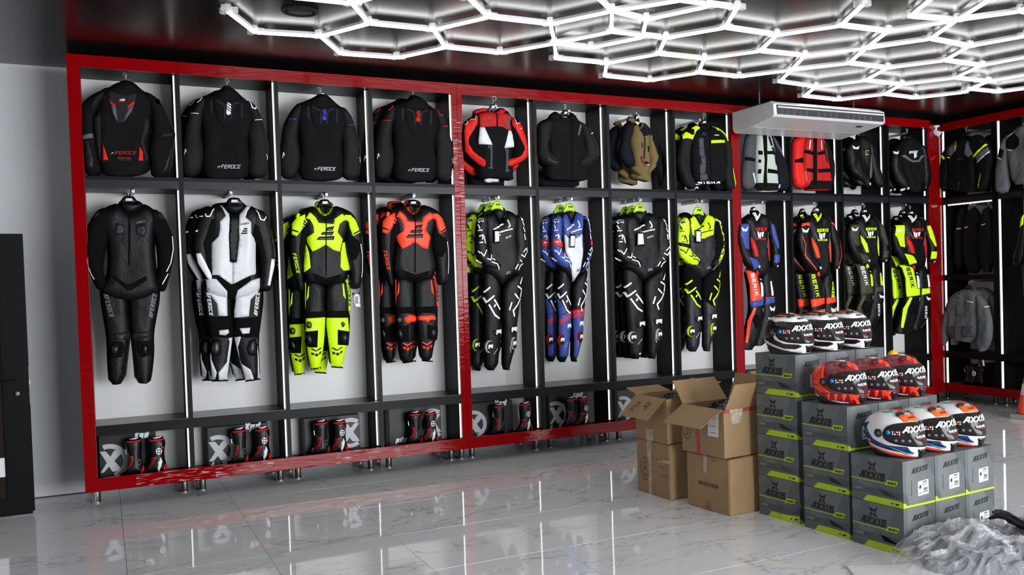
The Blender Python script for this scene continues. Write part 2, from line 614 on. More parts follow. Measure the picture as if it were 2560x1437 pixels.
def hexcell(cx, cy, r=.43, hy=.42):
    k = [hv((cx + dx, cy + dy)) for dx, dy in ((r, 0), (r / 2, hy), (-r / 2, hy), (-r, 0), (-r / 2, -hy), (r / 2, -hy))]
    for i in range(6):
        a, b2 = k[i], k[(i + 1) % 6]
        if (a, b2) not in edges and (b2, a) not in edges and a != b2:
            edges.add((a, b2))


def hc(names):
    return sum(pts[k] for k in names.split()) / len(names.split())


# cells carrying on past the edges of the picture, towards the shop window
c1 = hc('a e')
for i in range(0, 4):
    for j in range(1, 6):
        hexcell(c1[0] + .648 * i, c1[1] - .845 * j + (.42 if i % 2 else 0))
c3 = hc('T CC DD EE AA BB')
for i, j in ((1, -1), (2, -1), (2, -2), (1, -2), (0, -1), (0, -2), (0, -3), (1, -3), (2, -3), (-1, -2), (-1, -3), (-2, -2), (-2, -3), (-3, -3), (3, -1), (3, -2)):
    hexcell(c3[0] + .64 * i, c3[1] + .845 * j + (.43 if i % 2 else 0) + .02 * i)
for q in ((2, 0), (3, 1), (1, 0)):
    hexcell(c3[0] + .64 * q[0], c3[1] + .845 * q[1] * .5 + (.43 if q[0] % 2 else .02) * (1 if q[0] != 3 else 0), .43)
fix = thing('hexagon_light', 'white glowing hexagon tube lights covering the dark ceiling', 'ceiling light', (4.5, -2.5, ZC))
fo = np.array([4.5, -2.5, ZC])
for a, b2 in edges:
    p, q = np.array([*P2[a], ZH]), np.array([*P2[b2], ZH])
    d = q - p
    L = np.linalg.norm(d)
    if L < .1:
        continue
    cen = (p + q) / 2 - fo
    ang = math.atan2(d[1], d[0])
    hl = L / 2 - .012
    o = link('light_tube', mesh('light_tube', [(x * hl, y * (.0125 if z else .009), z * .016 - .008) for z in (0, 1) for x, y in ((-1, -1), (1, -1), (1, 1), (-1, 1))], BOXF), fix, 'light_tube')
    o.location = cen
    o.rotation_euler = (0, 0, ang)
    h_ = box('tube_housing', -hl + .02, hl - .02, -.013, .013, .0095, .028, 'tube_housing', o)
cm = None
used = {k for e in edges for k in e}
for k in used:
    if cm is None:
        mb = MB()
        for w in range(3):
            c_, s_ = math.cos(w * 2.0944), math.sin(w * 2.0944)
            V = [(x * c_ - y * s_, x * s_ + y * c_, z) for x, y, z in boxv(.012, .06, -.019, .019, -.004, .034)]
            mb.add(V, BOXF)
        mb.lathe([(.02, -.006), (.022, 0), (.022, .049)], 8)
        o = mb.build('tube_connector', 'clear_plastic', fix)
        cm = o.data
    else:
        o = link('tube_connector', cm, fix)
    o.location = np.array([*P2[k], ZH]) - fo

# round black speaker in the ceiling
o = thing('ceiling_speaker', 'round black ceiling speaker inside the leftmost hexagon light', 'speaker', (1.385, -1.53, ZC))
mb = MB(); mb.lathe([(.118, 0), (.118, -.008), (.112, -.014), (.098, -.014), (.096, -.008)], 32); mb.build('trim_ring', 'textile_charcoal', o, True)
mb = MB(); mb.lathe([(.097, -.0085), (.06, -.011), (0.001, -.012)], 32); mb.build('grille', 'rubber_black', o, True)
for px, py, nm in ((1185, 205, 'leftmost'), (1886, 281, 'rightmost')):
    pass
# ================================================================== DISPLAY CABINETS
ZTO, ZTI, S1T, S1M, S1B, S2T, S2B, ZBI, ZBO = 3.39, 3.297, 2.497, 2.471, 2.411, .6306, .5536, .2385, .1395
YB = .44
legm = []
mat('shelf_gloss', (.008, .008, .009), .3, spec=.8)


def leg(par, x, y, org):
    if not legm:
        mb = MB()
        mb.lathe([(.027, 0), (.029, .002), (.029, .010), (.0265, .012), (.0265, .142), (.026, .144)], 20)
        o = mb.build('leg', 'brushed_steel', par, True)
        legm.append(o.data)
    else:
        o = link('leg', legm[0], par)
    o.location = (x - org[0], y - org[1], 0)


def cabinet(label, xs, divs, leds, legs, posts):
    """xs: overall x range; divs: (x0, x1) of dividers and posts; parts in world coordinates shifted to the thing"""
    org = (xs[0], 0)
    t = thing('display_cabinet', label, 'cabinet', (xs[0], 0, 0), 0, 'black display cabinets with red frames')

    def bx(n, x0, x1, y0, y1, z0, z1, m, bev=0.):
        return box(n, x0 - org[0], x1 - org[0], y0, y1, z0, z1, m, t, bev)
    # red frame
    bx('top_rail', xs[0], xs[1], 0, .02, ZTI, ZTO, 'red_gloss', .002)
    bx('bottom_rail', xs[0], xs[1], 0, .02, ZBO, ZBI, 'red_gloss', .002)
    for a, b_ in posts:
        bx('frame_post', a, b_, -.001, .02, ZBI, ZTI, 'red_gloss', .0015)
    # carcass
    bx('top_board', xs[0], xs[1], .021, .775, ZTI + .002, ZTO - .002, 'black_laminate')
    bx('bottom_board', xs[0], xs[1], .021, .775, ZBI - .085, ZBI - .055, 'black_laminate')
    cells = []
    cur = None
    for k, (a, b_) in enumerate(divs):
        bx('divider', a, b_, .021 if (a, b_) in posts else .0, .775, ZBI + .0005, ZTI + .001, 'black_laminate')
        bx('divider_foot', a, b_, .022, .775, ZBI - .055, ZBI + .0005, 'black_laminate')
        if k:
            cells.append((divs[k - 1][1], a))
    for a, b_ in cells:
        bx('back_panel', a, b_, YB, YB + .012, ZBI - .055, ZTI + .001, 'white_panel')
        o = bx('upper_shelf', a, b_, .002, YB, S1M, S1T, 'black_laminate')
        bx('fascia', a, b_, .001, YB, S1B, S1M - .001, 'dark_fascia')
        bx('lower_shelf', a, b_, .001, YB, S2B, S2T - .002, 'black_laminate')
        bx('shelf_top', a, b_, .004, YB, S2T - .0019, S2T, 'shelf_gloss')
        xc = (a + b_) / 2
        for z in (ZTI - .085, S1B - .03):
            r = bx('hanging_rail', xc - .011, xc + .011, .06, YB, z, z + .026, 'steel_grey', .002)
            MBs = MB().tube([(xc - org[0], .062, z + .013), (xc - org[0], .054, z + .013)], .009, 8)
            MBs.build('rail_end_cap', 'steel_grey', r)
    for x, e in leds:
        for z0, z1 in ((ZBI + .004, S2B - .006), (S2T + .004, S1B - .006), (S1T + .004, ZTI - .004)):
            bx('light_strip', x - .010, x - .001, e - .008, e + .008, z0, z1, 'light_strip', .003)
    for x in legs:
        leg(t, x, .31, org)
        leg(t, x, .70, org)
    return t, cells


LEFT = (0.0, .0855)
P1, P2_, P3 = (2.941, 3.037), (5.955, 6.06), (8.80, 8.83)
c1_, cells1 = cabinet('leftmost red framed black display cabinet beside the white wall', (0, 2.99), [LEFT, (.72, .753), (1.449, 1.479), (2.212, 2.24), (2.941, 2.989)],
                      [(.72, .055), (1.449, .04), (2.212, .105), (2.941, .03)], (.071, .691, .825, 1.428, 1.573, 2.192, 2.353, 2.93), [LEFT, (2.941, 2.989)])
c2_, cells2 = cabinet('middle red framed black display cabinet behind the cardboard cartons', (2.991, 6.01), [(2.991, 3.037), (3.726, 3.759), (4.492, 4.523), (5.245, 5.272), (5.955, 6.009)],
                      [(3.726, .105), (4.492, .108), (5.245, .11), (5.955, .064)], (3.03, 3.132, 3.782, 3.933, 4.552, 4.693, 5.30, 5.45, 5.97), [(2.991, 3.037), (5.955, 6.009)])
c3_, cells3 = cabinet('red framed black display cabinet behind the helmet display, up to the corner', (6.011, 8.83), [(6.011, 6.06), (6.72, 6.748), (7.445, 7.471), (8.145, 8.171), P3],
                      [(6.72, .103), (7.445, .1), (8.145, .097), (8.80, .065)], (6.06, 6.75, 6.85, 7.45, 7.6, 8.15, 8.3, 8.75), [(6.011, 6.06), P3])
CELLS = cells1 + cells2 + cells3
# the two halves of a red post read as one: cover strip over each joint
for x0, x1, nm in ((2.941, 3.037, 'left of the red hooded jacket'), (5.955, 6.06, 'below the air conditioner')):
    pass

# crinkled clear film left on the red boards
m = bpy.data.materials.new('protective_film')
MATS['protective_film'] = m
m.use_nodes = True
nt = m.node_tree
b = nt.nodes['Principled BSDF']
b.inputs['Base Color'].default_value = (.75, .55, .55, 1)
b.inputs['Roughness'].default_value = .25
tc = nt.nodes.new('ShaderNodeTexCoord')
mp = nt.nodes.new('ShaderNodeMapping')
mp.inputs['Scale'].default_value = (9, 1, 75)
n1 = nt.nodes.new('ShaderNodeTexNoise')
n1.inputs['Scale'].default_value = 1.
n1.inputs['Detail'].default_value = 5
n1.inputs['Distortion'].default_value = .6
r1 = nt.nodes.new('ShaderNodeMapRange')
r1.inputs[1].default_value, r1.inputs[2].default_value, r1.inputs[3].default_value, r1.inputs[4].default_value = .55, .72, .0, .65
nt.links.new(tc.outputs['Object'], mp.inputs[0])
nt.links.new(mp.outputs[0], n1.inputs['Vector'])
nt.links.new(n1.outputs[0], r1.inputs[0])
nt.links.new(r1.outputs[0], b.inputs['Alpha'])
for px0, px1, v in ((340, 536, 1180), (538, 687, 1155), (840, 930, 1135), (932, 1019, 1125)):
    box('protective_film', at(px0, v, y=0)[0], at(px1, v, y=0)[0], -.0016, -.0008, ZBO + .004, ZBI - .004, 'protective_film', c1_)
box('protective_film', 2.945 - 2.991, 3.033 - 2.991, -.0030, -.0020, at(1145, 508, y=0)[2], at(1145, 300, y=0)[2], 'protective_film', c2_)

# cabinet on the right wall, seen at an angle
XR = 9.185
rt = thing('display_cabinet', 'red framed black display cabinet on the right wall beyond the corner', 'cabinet', (XR, -.9, 0), 0, 'black display cabinets with red frames')


def rb(n, x0, x1, y0, y1, z0, z1, m, bev=0.):
    return box(n, x0, x1, y0 + .9, y1 + .9, z0, z1, m, rt, bev)


Y0, YE = .148, -2.2
rb('top_rail', 0, .02, YE, Y0, ZTI, ZTO, 'red_gloss', .002)
rb('bottom_rail', 0, .02, YE, Y0, ZBO, ZBI, 'red_gloss', .002)
rb('top_board', .021, .78, YE, Y0 + .15, ZTI + .002, ZTO - .002, 'black_laminate')
rb('bottom_board', .021, .78, YE, Y0 + .15, ZBI - .085, ZBI - .055, 'black_laminate')
rb('side_board', .021, .78, Y0 + .005, .30, ZBI - .003, ZTI, 'black_laminate')
D1 = (-.652, -.575)
rb('divider', 0, .78, D1[0], D1[1], ZBI + .0005, ZTI + .001, 'black_laminate')
rb('divider', 0, .78, -1.50, -1.47, ZBI + .0005, ZTI + .001, 'black_laminate')
for k, (a, b_) in enumerate(((D1[1], Y0 + .005), (-1.47, D1[0]))):
    rb('back_panel', .44, .452, a, b_ + (.15 if k == 0 else 0), ZBI - .003, ZTI, 'white_panel')
    rb('upper_shelf', .002, .44, a, b_, S1M, S1T, 'black_laminate')
    rb('fascia', .001, .44, a, b_, S1B, S1M - .001, 'dark_fascia')
    rb('lower_shelf', .001, .44, a, b_, S2B, S2T, 'black_laminate')
    for z in (ZTI - .05, S1B - .035) + ((1.46,) if k == 0 else ()):
        yc = (a + b_) / 2
        rb('hanging_rail', .06, .44, yc - .011, yc + .011, z, z + .026, 'steel_grey', .002)
rb('middle_shelf', .001, .44, D1[1], Y0 + .005, 1.494, 1.552, 'black_laminate')
for y, zz in ((Y0 - .006, ((ZBI + .004, S2B - .006), (S2T + .004, 1.488), (1.558, S1B - .006), (S1T + .004, ZTI - .004))), (D1[0] - .010, ((ZBI + .004, S2B - .006), (S2T + .004, S1B - .006), (S1T + .004, ZTI - .004)))):
    for z0, z1 in zz:
        rb('light_strip', .012, .034, y - .006, y + .008, z0, z1, 'light_strip', .003)
rb('light_strip', .03, .05, -.56, .10, S1B - .016, S1B - .004, 'light_strip', .003)
for y in (.42, -.306, -.466, -1.2):
    for x in (9.5, 9.85):
        leg(rt, x, y, (XR, -.9))
# corner post set across the corner between the two runs
t = thing('corner_post', 'red gloss corner post between the two display cabinets', 'post', (8.98, .1, 0))
V = []
for z in (ZBO, ZTI + .06):
    V += [(8.832 - 8.98, .005 - .1, z), (9.183 - 8.98, .155 - .1, z), (9.178 - 8.98, .18 - .1, z), (8.832 - 8.98, .03 - .1, z)]
link('post_panel', mesh('post_panel', V, BOXF), t, 'red_gloss')
V = []
for z in (.0, ZBO):
    V += [(8.90 - 8.98, .1 - .1, z), (9.1 - 8.98, .19 - .1, z), (9.08 - 8.98, .24 - .1, z), (8.88 - 8.98, .15 - .1, z)]
link('plinth', mesh('plinth', V, BOXF), t, 'black_laminate')
# ================================================================== GARMENTS
def plane_pts(px, d, axis):
    """pixels -> coordinates (along, z) on the plane y=d or x=d"""
    px = np.asarray(px, float)
    D = cf + cr * ((px[:, :1] - PX) / FP) - cu * ((px[:, 1:2] - PY) / FP)
    k = 1 if axis == 'y' else 0
    t = (d - CP[k]) / D[:, k]
    P = CP + D * t[:, None]
    return P[:, [0, 2]] if axis == 'y' else P[:, [1, 2]]


def grow(p, k):
    a, b_ = np.roll(p, 1, 0), np.roll(p, -1, 0)
    t = b_ - a
    t /= np.maximum(np.linalg.norm(t, axis=1), 1e-9)[:, None]
    ar = np.sum(p[:, 0] * np.roll(p[:, 1], -1) - np.roll(p[:, 0], -1) * p[:, 1])
    n_ = np.stack([t[:, 1], -t[:, 0]], 1) * np.sign(ar)
    n_[:, 1] *= .4
    return p + n_ * k


class Garment:
    def __init__(s, name, label, cat, crop, d, axis='y', group=None, T=lambda p: p, seed=0, noise_amp=.007):
        s.crop, s.d, s.axis, s.Tf, s.amp = crop, d, axis, T, noise_amp
        s.P = []
        s.name, s.label, s.cat, s.group = name, label, cat, group
        s.root = None
        s.seed = seed

    def px(s, p):
        p = s.Tf(PP(p))
        return np.stack([s.crop[0] + p[:, 0] / s.crop[2], s.crop[1] + p[:, 1] / s.crop[2]], 1)

    def mkroot(s, poly, d):
        c = poly.mean(0)
        z = poly[:, 1].min()
        s.org = np.array([c[0], d, z]) if s.axis == 'y' else np.array([d, c[0], z])
        s.root = thing(s.name, s.label, s.cat, s.org, 0, s.group)

    def height(s, i, q):
        pc = s.P[i]
        dd = np.minimum(edist(pc['poly'], q, pc['skip']), pc['R']) / pc['R']
        dd = np.where(inside(pc['poly'], q) | (False if pc['skip'] is None else (q[:, 1] < pc['skip'])), dd, 0)
        h = pc['T'] * np.sqrt(np.maximum(0, 1 - (1 - dd) ** 2))
        w = np.array([noise.noise(Vector((a * 9 + pc['sd'], b_ * 5, pc['sd'] * 3.1))) + .5 * noise.noise(Vector((a * 22, b_ * 16 + a * 9, pc['sd']))) for a, b_ in q])
        return h + s.amp * w * np.minimum(dd * 2, 1)

    def surf(s, i):
        pc = s.P[i]

        def f(q, off):
            q = np.asarray(q)
            h = s.height(i, q) + off
            if s.axis == 'y':
                X = np.stack([q[:, 0], pc['d'] - h, q[:, 1]], 1)
            else:
                X = np.stack([pc['d'] - h, q[:, 0], q[:, 1]], 1)
            return X - s.org
        return f

    def piece(s, part, m, poly, yoff=0., T=.06, smooth=1, step=.022, back=.35, hem=None):
        d = s.d + yoff
        q = plane_pts(s.px(poly), d, s.axis)
        q = chaikin(q, smooth)
        if part in ('torso', 'sleeve', 'leg'):
            q = grow(q, .014 if part == 'torso' else .013 if part == 'sleeve' else .006)
        if s.root is None:
            s.mkroot(q, s.d)
        v, tr, be = fill(q, step)
        if hem is None:
            hem = .035 if part == 'leg' else 0
        skip = q[:, 1].min() + hem if hem else None
        R = max(.02, min(.085 if part == 'torso' else .06 if part == 'sleeve' else .075, edist(q, v, skip).max() * .9))
        s.P.append(dict(poly=q, T=T, R=R, d=d, sd=s.seed + len(s.P) * 1.7, skip=skip))
        i = len(s.P) - 1
        F = s.surf(i)
        X = F(v, 0)
        bi = {a for e in be for a in e}
        k = 1 if s.axis == 'y' else 0
        n = len(v)
        Y = X.copy()
        base = d - s.org[k]
        Y[:, k] = base + (base - X[:, k]) * back
        remap = {}
        V = list(X)
        for a in range(n):
            if a in bi and not (skip and v[a, 1] < skip):
                remap[a] = a
                V[a] = X[a].copy(); V[a][k] = base
            else:
                remap[a] = len(V)
                V.append(Y[a])
        Fc = list(tr) + [tuple(remap[a] for a in t[::-1]) for t in tr]
        Fc += [(b2, a2, remap[a2], remap[b2]) for a2, b2 in be if remap[a2] != a2 and remap[b2] != b2]
        link(part, mesh(part, V, Fc, True), s.root, m)
        return i

    def patch(s, part, m, i, *polys, off=.0035, smooth=0):
        for p in polys:
            q = plane_pts(s.px(p), s.P[i]['d'], s.axis)
            if smooth:
                q = chaikin(q, smooth)
            patch_mesh(part, q, s.surf(i), m, s.root, off, .02)

    def stroke(s, part, m, i, w, *lines, off=.0065):
        """thick lines, width in crop pixels"""
        for ln in lines:
            qs = []
            p = PP(ln)
            for a, b_ in zip(p[:-1], p[1:]):
                t = b_ - a
                t = t / max(1e-6, np.linalg.norm(t))
                n_ = np.array([-t[1], t[0]]) * w / 2
                e = t * w * .3
                q = np.array([a - e + n_, b_ + e + n_, b_ + e - n_, a - e - n_])
                qs.append(plane_pts(s.px(q), s.P[i]['d'], s.axis))
            if qs:
                quads_mesh(part, qs, s.surf(i), m, s.root, off, .02)

    def text(s, part, m, i, word, p0, p1, h, wt=.2, slant=.25, off=.008):
        qs = [plane_pts(s.px(q), s.P[i]['d'], s.axis) for q in letters(word, p0, p1, h, wt, slant)]
        if qs:
            quads_mesh(part, qs, s.surf(i), m, s.root, off, .03)

    def logo3(s, part, m, i, x, y, w, h):
        for k in range(3):
            x0 = x + w * (.38 - .19 * k)
            yy = y - h + k * h * .36
            s.patch(part, m, i, np.array([[x0 + .12 * w, yy], [x + w, yy], [x + w * .93, yy + h * .24], [x0, yy + h * .24]]), off=.0055)


def aff(ax, bx, ay, by, sh=0., y0=600, y1=1400):
    def f(p):
        p = np.array(p, float)
        x = p[:, 0] * ax + bx + sh * np.clip((p[:, 1] - y0) / (y1 - y0), 0, 1.2)
        return np.stack([x, p[:, 1] * ay + by], 1)
    return f


def hanger(label, crop, top, half, drop, d, m, hook, text=None, tm='logo_white', axis='y', group=None, label_plate=False):
    """shop hanger: top = centre of the upper edge (crop px), half = half width at the bottom, drop = height, hook = top of the wire (px)"""
    g = Garment('clothes_hanger', label, 'hanger', crop, d, axis, group, noise_amp=0)
    x, y = top
    p = [(x - half * .42, y), (x + half * .42, y), (x + half * .62, y + drop * .22), (x + half, y + drop), (x + half * .8, y + drop * 1.05), (x + half * .4, y + drop * .93), (x, y + drop * .88), (x - half * .4, y + drop * .93), (x - half * .8, y + drop * 1.05), (x - half, y + drop), (x - half * .62, y + drop * .22)]
    i = g.piece('hanger_body', m, np.array(p), 0, .016, 1, .02, back=1)
    if text:
        g.text('lettering', tm, i, text, (x - half * .3, y + drop * .58), (x + half * .3, y + drop * .58), drop * .3, .28, .1, .004)
    if label_plate:
        g.patch('label_plate', 'paper_white', i, [(x - half * .3, y + drop * .22), (x + half * .3, y + drop * .22), (x + half * .3, y + drop * .5), (x - half * .3, y + drop * .5)])
    a = plane_pts(g.px([top]), d, axis)[0]
    b_ = plane_pts(g.px([hook]), d, axis)[0]
    k = .006
    pts = []
    L = b_[1] - a[1]
    for t in (0, .35, .62):
        pts.append((a[0] + (b_[0] - a[0]) * t, a[1] + L * t))
    r = min(.022, abs(L) * .3)
    cx, cz = b_[0], b_[1] - r
    for w in range(-80, 200, 28):
        pts.append((cx + r * math.sin(math.radians(w)) * .9, cz + r * math.cos(math.radians(w))))
    P3 = [((u, d, z) if axis == 'y' else (d, u, z)) - g.org for u, z in pts]
    MB().tube(P3, .0028, 6).build('hook', 'steel_grey', g.root, True)
    return g


def behind(g, dx, dy, label, dz=0.):
    loc = Vector(g.root.location) + Vector((dx, dy, dz))
    return dup(g.root, loc, None, label)


YG = .05
# ---------------------------------------------------------------- bay 1: black leather suit
C = (200, 470, 2.875)
g = Garment('race_suit', 'all black leather race suit with grey lettering, leftmost of the hanging suits', 'race suit', C, YG + .03)
ll = g.piece('leg', 'leather_black', '145,700 345,740 350,900 362,1050 345,1180 320,1400 212,1415 200,1250 195,1080 180,980 150,800', 0, .06)
rl = g.piece('leg', 'leather_black', '350,740 570,700 570,800 545,930 525,1050 530,1180 515,1330 500,1400 400,1400 385,1220 370,1080 360,950', 0, .06)
to = g.piece('torso', 'leather_black', '275,110 190,140 150,190 165,300 205,380 215,560 200,640 165,700 165,760 250,800 350,820 460,800 575,745 560,680 540,600 525,450 530,330 560,200 500,140 455,115 400,150 350,175 310,150', -.02, .08)
cl_ = g.piece('collar', 'leather_black', '272,105 300,85 415,85 462,120 430,165 355,205 320,180 285,140', -.035, .05)
sl = g.piece('sleeve', 'stretch_black', '185,140 130,165 75,250 45,350 45,480 60,570 100,660 130,720 160,730 185,690 150,600 165,480 200,330 235,290 240,220 210,190', -.045, .05)
sr = g.piece('sleeve', 'stretch_black', '500,150 560,165 620,250 665,370 668,480 640,600 615,700 600,740 575,740 560,700 545,720 525,720 570,600 565,450 540,330 485,290 490,240', -.045, .05)
g.patch('chest_pad', 'leather_grey', to, '260,255 320,275 318,335 258,345 248,320', '400,270 465,265 475,320 460,355 405,335', off=.008)
g.stroke('zipper', 'stretch_black', to, 14, '355,200 352,550')
g.patch('stretch_insert', 'stretch_black', to, '245,625 330,690 360,690 470,635 480,660 370,735 335,735 240,650')
g.patch('knee_band', 'leather_grey', ll, '245,1040 360,1030 380,1080 250,1090')
g.patch('knee_band', 'leather_grey', rl, '375,1040 490,1025 500,1070 375,1085')
g.patch('slider_patch', 'stretch_black', ll, '190,1105 300,1100 320,1130 300,1210 205,1225')
g.patch('slider_patch', 'stretch_black', rl, '405,1100 515,1095 520,1190 440,1215 405,1150')
g.piece('knee_slider', 'black_plastic', '215,1120 285,1115 295,1200 215,1205', -.055, .03, 2)
g.piece('knee_slider', 'black_plastic', '440,1120 495,1120 495,1205 445,1195', -.055, .03, 2)
g.text('lettering', 'logo_grey', ll, 'AFEROCE', (167, 762), (212, 925), 32)
g.text('lettering', 'logo_grey', rl, 'AFEROCE', (520, 935), (550, 765), 32)
g.text('lettering', 'logo_grey', to, 'FEROCE', (402, 264), (468, 248), 14)
g.logo3('chest_logo', 'logo_grey', to, 412, 333, 50, 42)
g.stroke('silver_edge', 'reflective_white', sl, 7, '47,510 58,560 80,620 102,655')
g.stroke('silver_edge', 'reflective_white', sr, 7, '662,350 669,440 650,540 620,600', '630,620 590,690')
g.patch('shoulder_armour', 'textile_charcoal', sl, '95,200 130,168 145,190 110,215')
g.patch('shoulder_armour', 'textile_charcoal', sr, '550,200 580,170 605,205 590,230')
hanger('black hanger holding the all black race suit', C, (350, 58), 75, 62, YG - .09, 'black_plastic', (343, 14), 'FEROCE')

# ---------------------------------------------------------------- bay 2: white and black suit
C = (450, 470, 2.872)
g = Garment('race_suit', 'white and black leather race suit, second suit from the left', 'race suit', C, YG + .03, group='white and black race suits', seed=3)
ll = g.piece('leg', 'leather_black', '160,640 370,700 372,960 385,1060 365,1180 340,1380 225,1385 215,1230 215,1060 185,960 155,760', 0, .06)
rl = g.piece('leg', 'leather_black', '375,700 575,640 600,760 575,980 560,1080 565,1200 570,1370 465,1388 410,1180 380,1060 378,950', 0, .06)
to = g.piece('torso', 'leather_black', '285,118 215,145 180,190 200,330 222,400 215,520 215,600 175,640 185,735 260,780 370,800 500,780 570,730 572,640 535,560 540,400 545,330 600,215 560,160 480,120 440,160 385,185 330,160', -.02, .08)
cl_ = g.piece('collar', 'leather_black', '290,118 345,95 440,95 482,128 452,175 385,205 345,178 318,150', -.04, .05)
sl = g.piece('sleeve', 'leather_black', '180,150 250,140 285,215 270,320 222,400 220,500 235,640 262,680 258,705 220,700 165,620 100,480 105,330 140,210', -.05, .05)
sr = g.piece('sleeve', 'leather_black', '600,170 540,150 500,230 505,330 545,400 585,480 580,640 575,735 620,740 650,720 655,640 680,500 660,340 625,225', -.05, .05)
g.patch('chest_panel', 'leather_white', to, '278,120 300,130 345,190 352,280 345,355 350,530 370,540 370,690 350,690 260,625 218,625 220,400 270,350 280,290 278,245 320,205 300,150', '505,130 480,125 420,195 412,280 418,365 398,530 372,540 372,690 430,660 495,630 532,620 538,600 538,385 500,330 500,250 460,215 475,170')
g.patch('front_panel', 'leather_black', to, '350,205 385,205 418,200 412,340 398,535 350,530 342,350', off=.006)
g.patch('hip_panel', 'leather_white', to, '180,645 255,655 330,740 335,795 262,778 190,735', '568,645 500,665 405,735 390,798 500,778 566,728')
g.patch('thigh_panel', 'leather_white', ll, '190,735 330,740 335,920 270,915 260,830')
g.patch('thigh_panel', 'leather_white', rl, '405,735 385,880 385,930 487,920 500,800 560,735')
g.patch('stretch_insert', 'stretch_black', to, '265,625 355,690 385,690 495,630 500,665 400,735 392,795 345,795 340,750 255,655', off=.006)
g.patch('knee_band', 'stretch_black', ll, '205,925 372,915 382,1060 330,1075 215,1060', off=.006)
g.patch('knee_band', 'stretch_black', rl, '385,940 580,920 562,1060 480,1075 380,1055', off=.006)
g.patch('knee_patch', 'leather_white', ll, '275,1020 340,1012 347,1035 320,1055 275,1050', off=.009)
g.patch('knee_patch', 'leather_white', rl, '420,1005 495,1000 490,1040 440,1045', off=.009)
g.patch('shin_panel', 'leather_white', ll, '372,1070 335,1375 275,1375 270,1320 330,1250 350,1100 340,1075', '215,1080 222,1230 258,1320 250,1370 228,1375 215,1230')
g.patch('shin_panel', 'leather_white', rl, '385,1070 432,1062 410,1140 430,1255 500,1300 525,1370 468,1378 415,1190', '545,1070 562,1210 566,1365 553,1365 553,1210')
g.piece('knee_slider', 'black_plastic', '213,1085 300,1085 300,1205 213,1205', -.055, .035, 2)
g.piece('knee_slider', 'black_plastic', '482,1080 558,1080 556,1205 472,1205', -.055, .035, 2)
g.patch('stretch_panel', 'stretch_black', sl, '225,225 282,215 270,320 222,400 220,500 230,640 190,560 165,400 200,300')
g.patch('stretch_panel', 'stretch_black', sr, '502,235 560,280 590,380 600,480 590,690 582,640 585,480 545,400 507,330')
g.patch('reflective_panel', 'reflective_white', sl, '112,470 145,470 225,625 222,660 195,650 125,540')
g.patch('reflective_panel', 'reflective_white', sr, '674,510 650,510 632,640 622,700 642,700 655,640 675,560')
g.stroke('shoulder_piping', 'logo_white', sl, 8, '250,145 230,165 212,205 185,207 178,188', '160,205 140,205')
g.stroke('shoulder_piping', 'logo_white', sr, 8, '540,155 555,180 572,228 598,235 612,210')
g.stroke('sleeve_tab', 'logo_white', sl, 12, '112,312 122,308', )
g.text('lettering', 'logo_white', ll, 'AFEROCE', (182, 748), (206, 912), 26)
g.text('lettering', 'logo_white', rl, 'AFEROCE', (548, 918), (566, 752), 28)
g.text('lettering', 'logo_dark', to, 'FEROCE', (422, 274), (486, 262), 13)
g.logo3('chest_logo', 'logo_dark', to, 428, 336, 46, 44)
g.stroke('hem', 'stretch_black', ll, 10, '226,1382 338,1378')
g.stroke('hem', 'stretch_black', rl, 10, '466,1384 568,1368')
behind(g, -.06, .13, 'white and black race suit half hidden behind the front white one')
hanger('black hanger holding the white and black race suit', C, (388, 68), 72, 62, YG - .10, 'black_plastic', (360, 22), 'FEROCE')

# ---------------------------------------------------------------- bays 3 and 4: yellow and red suits of one cut


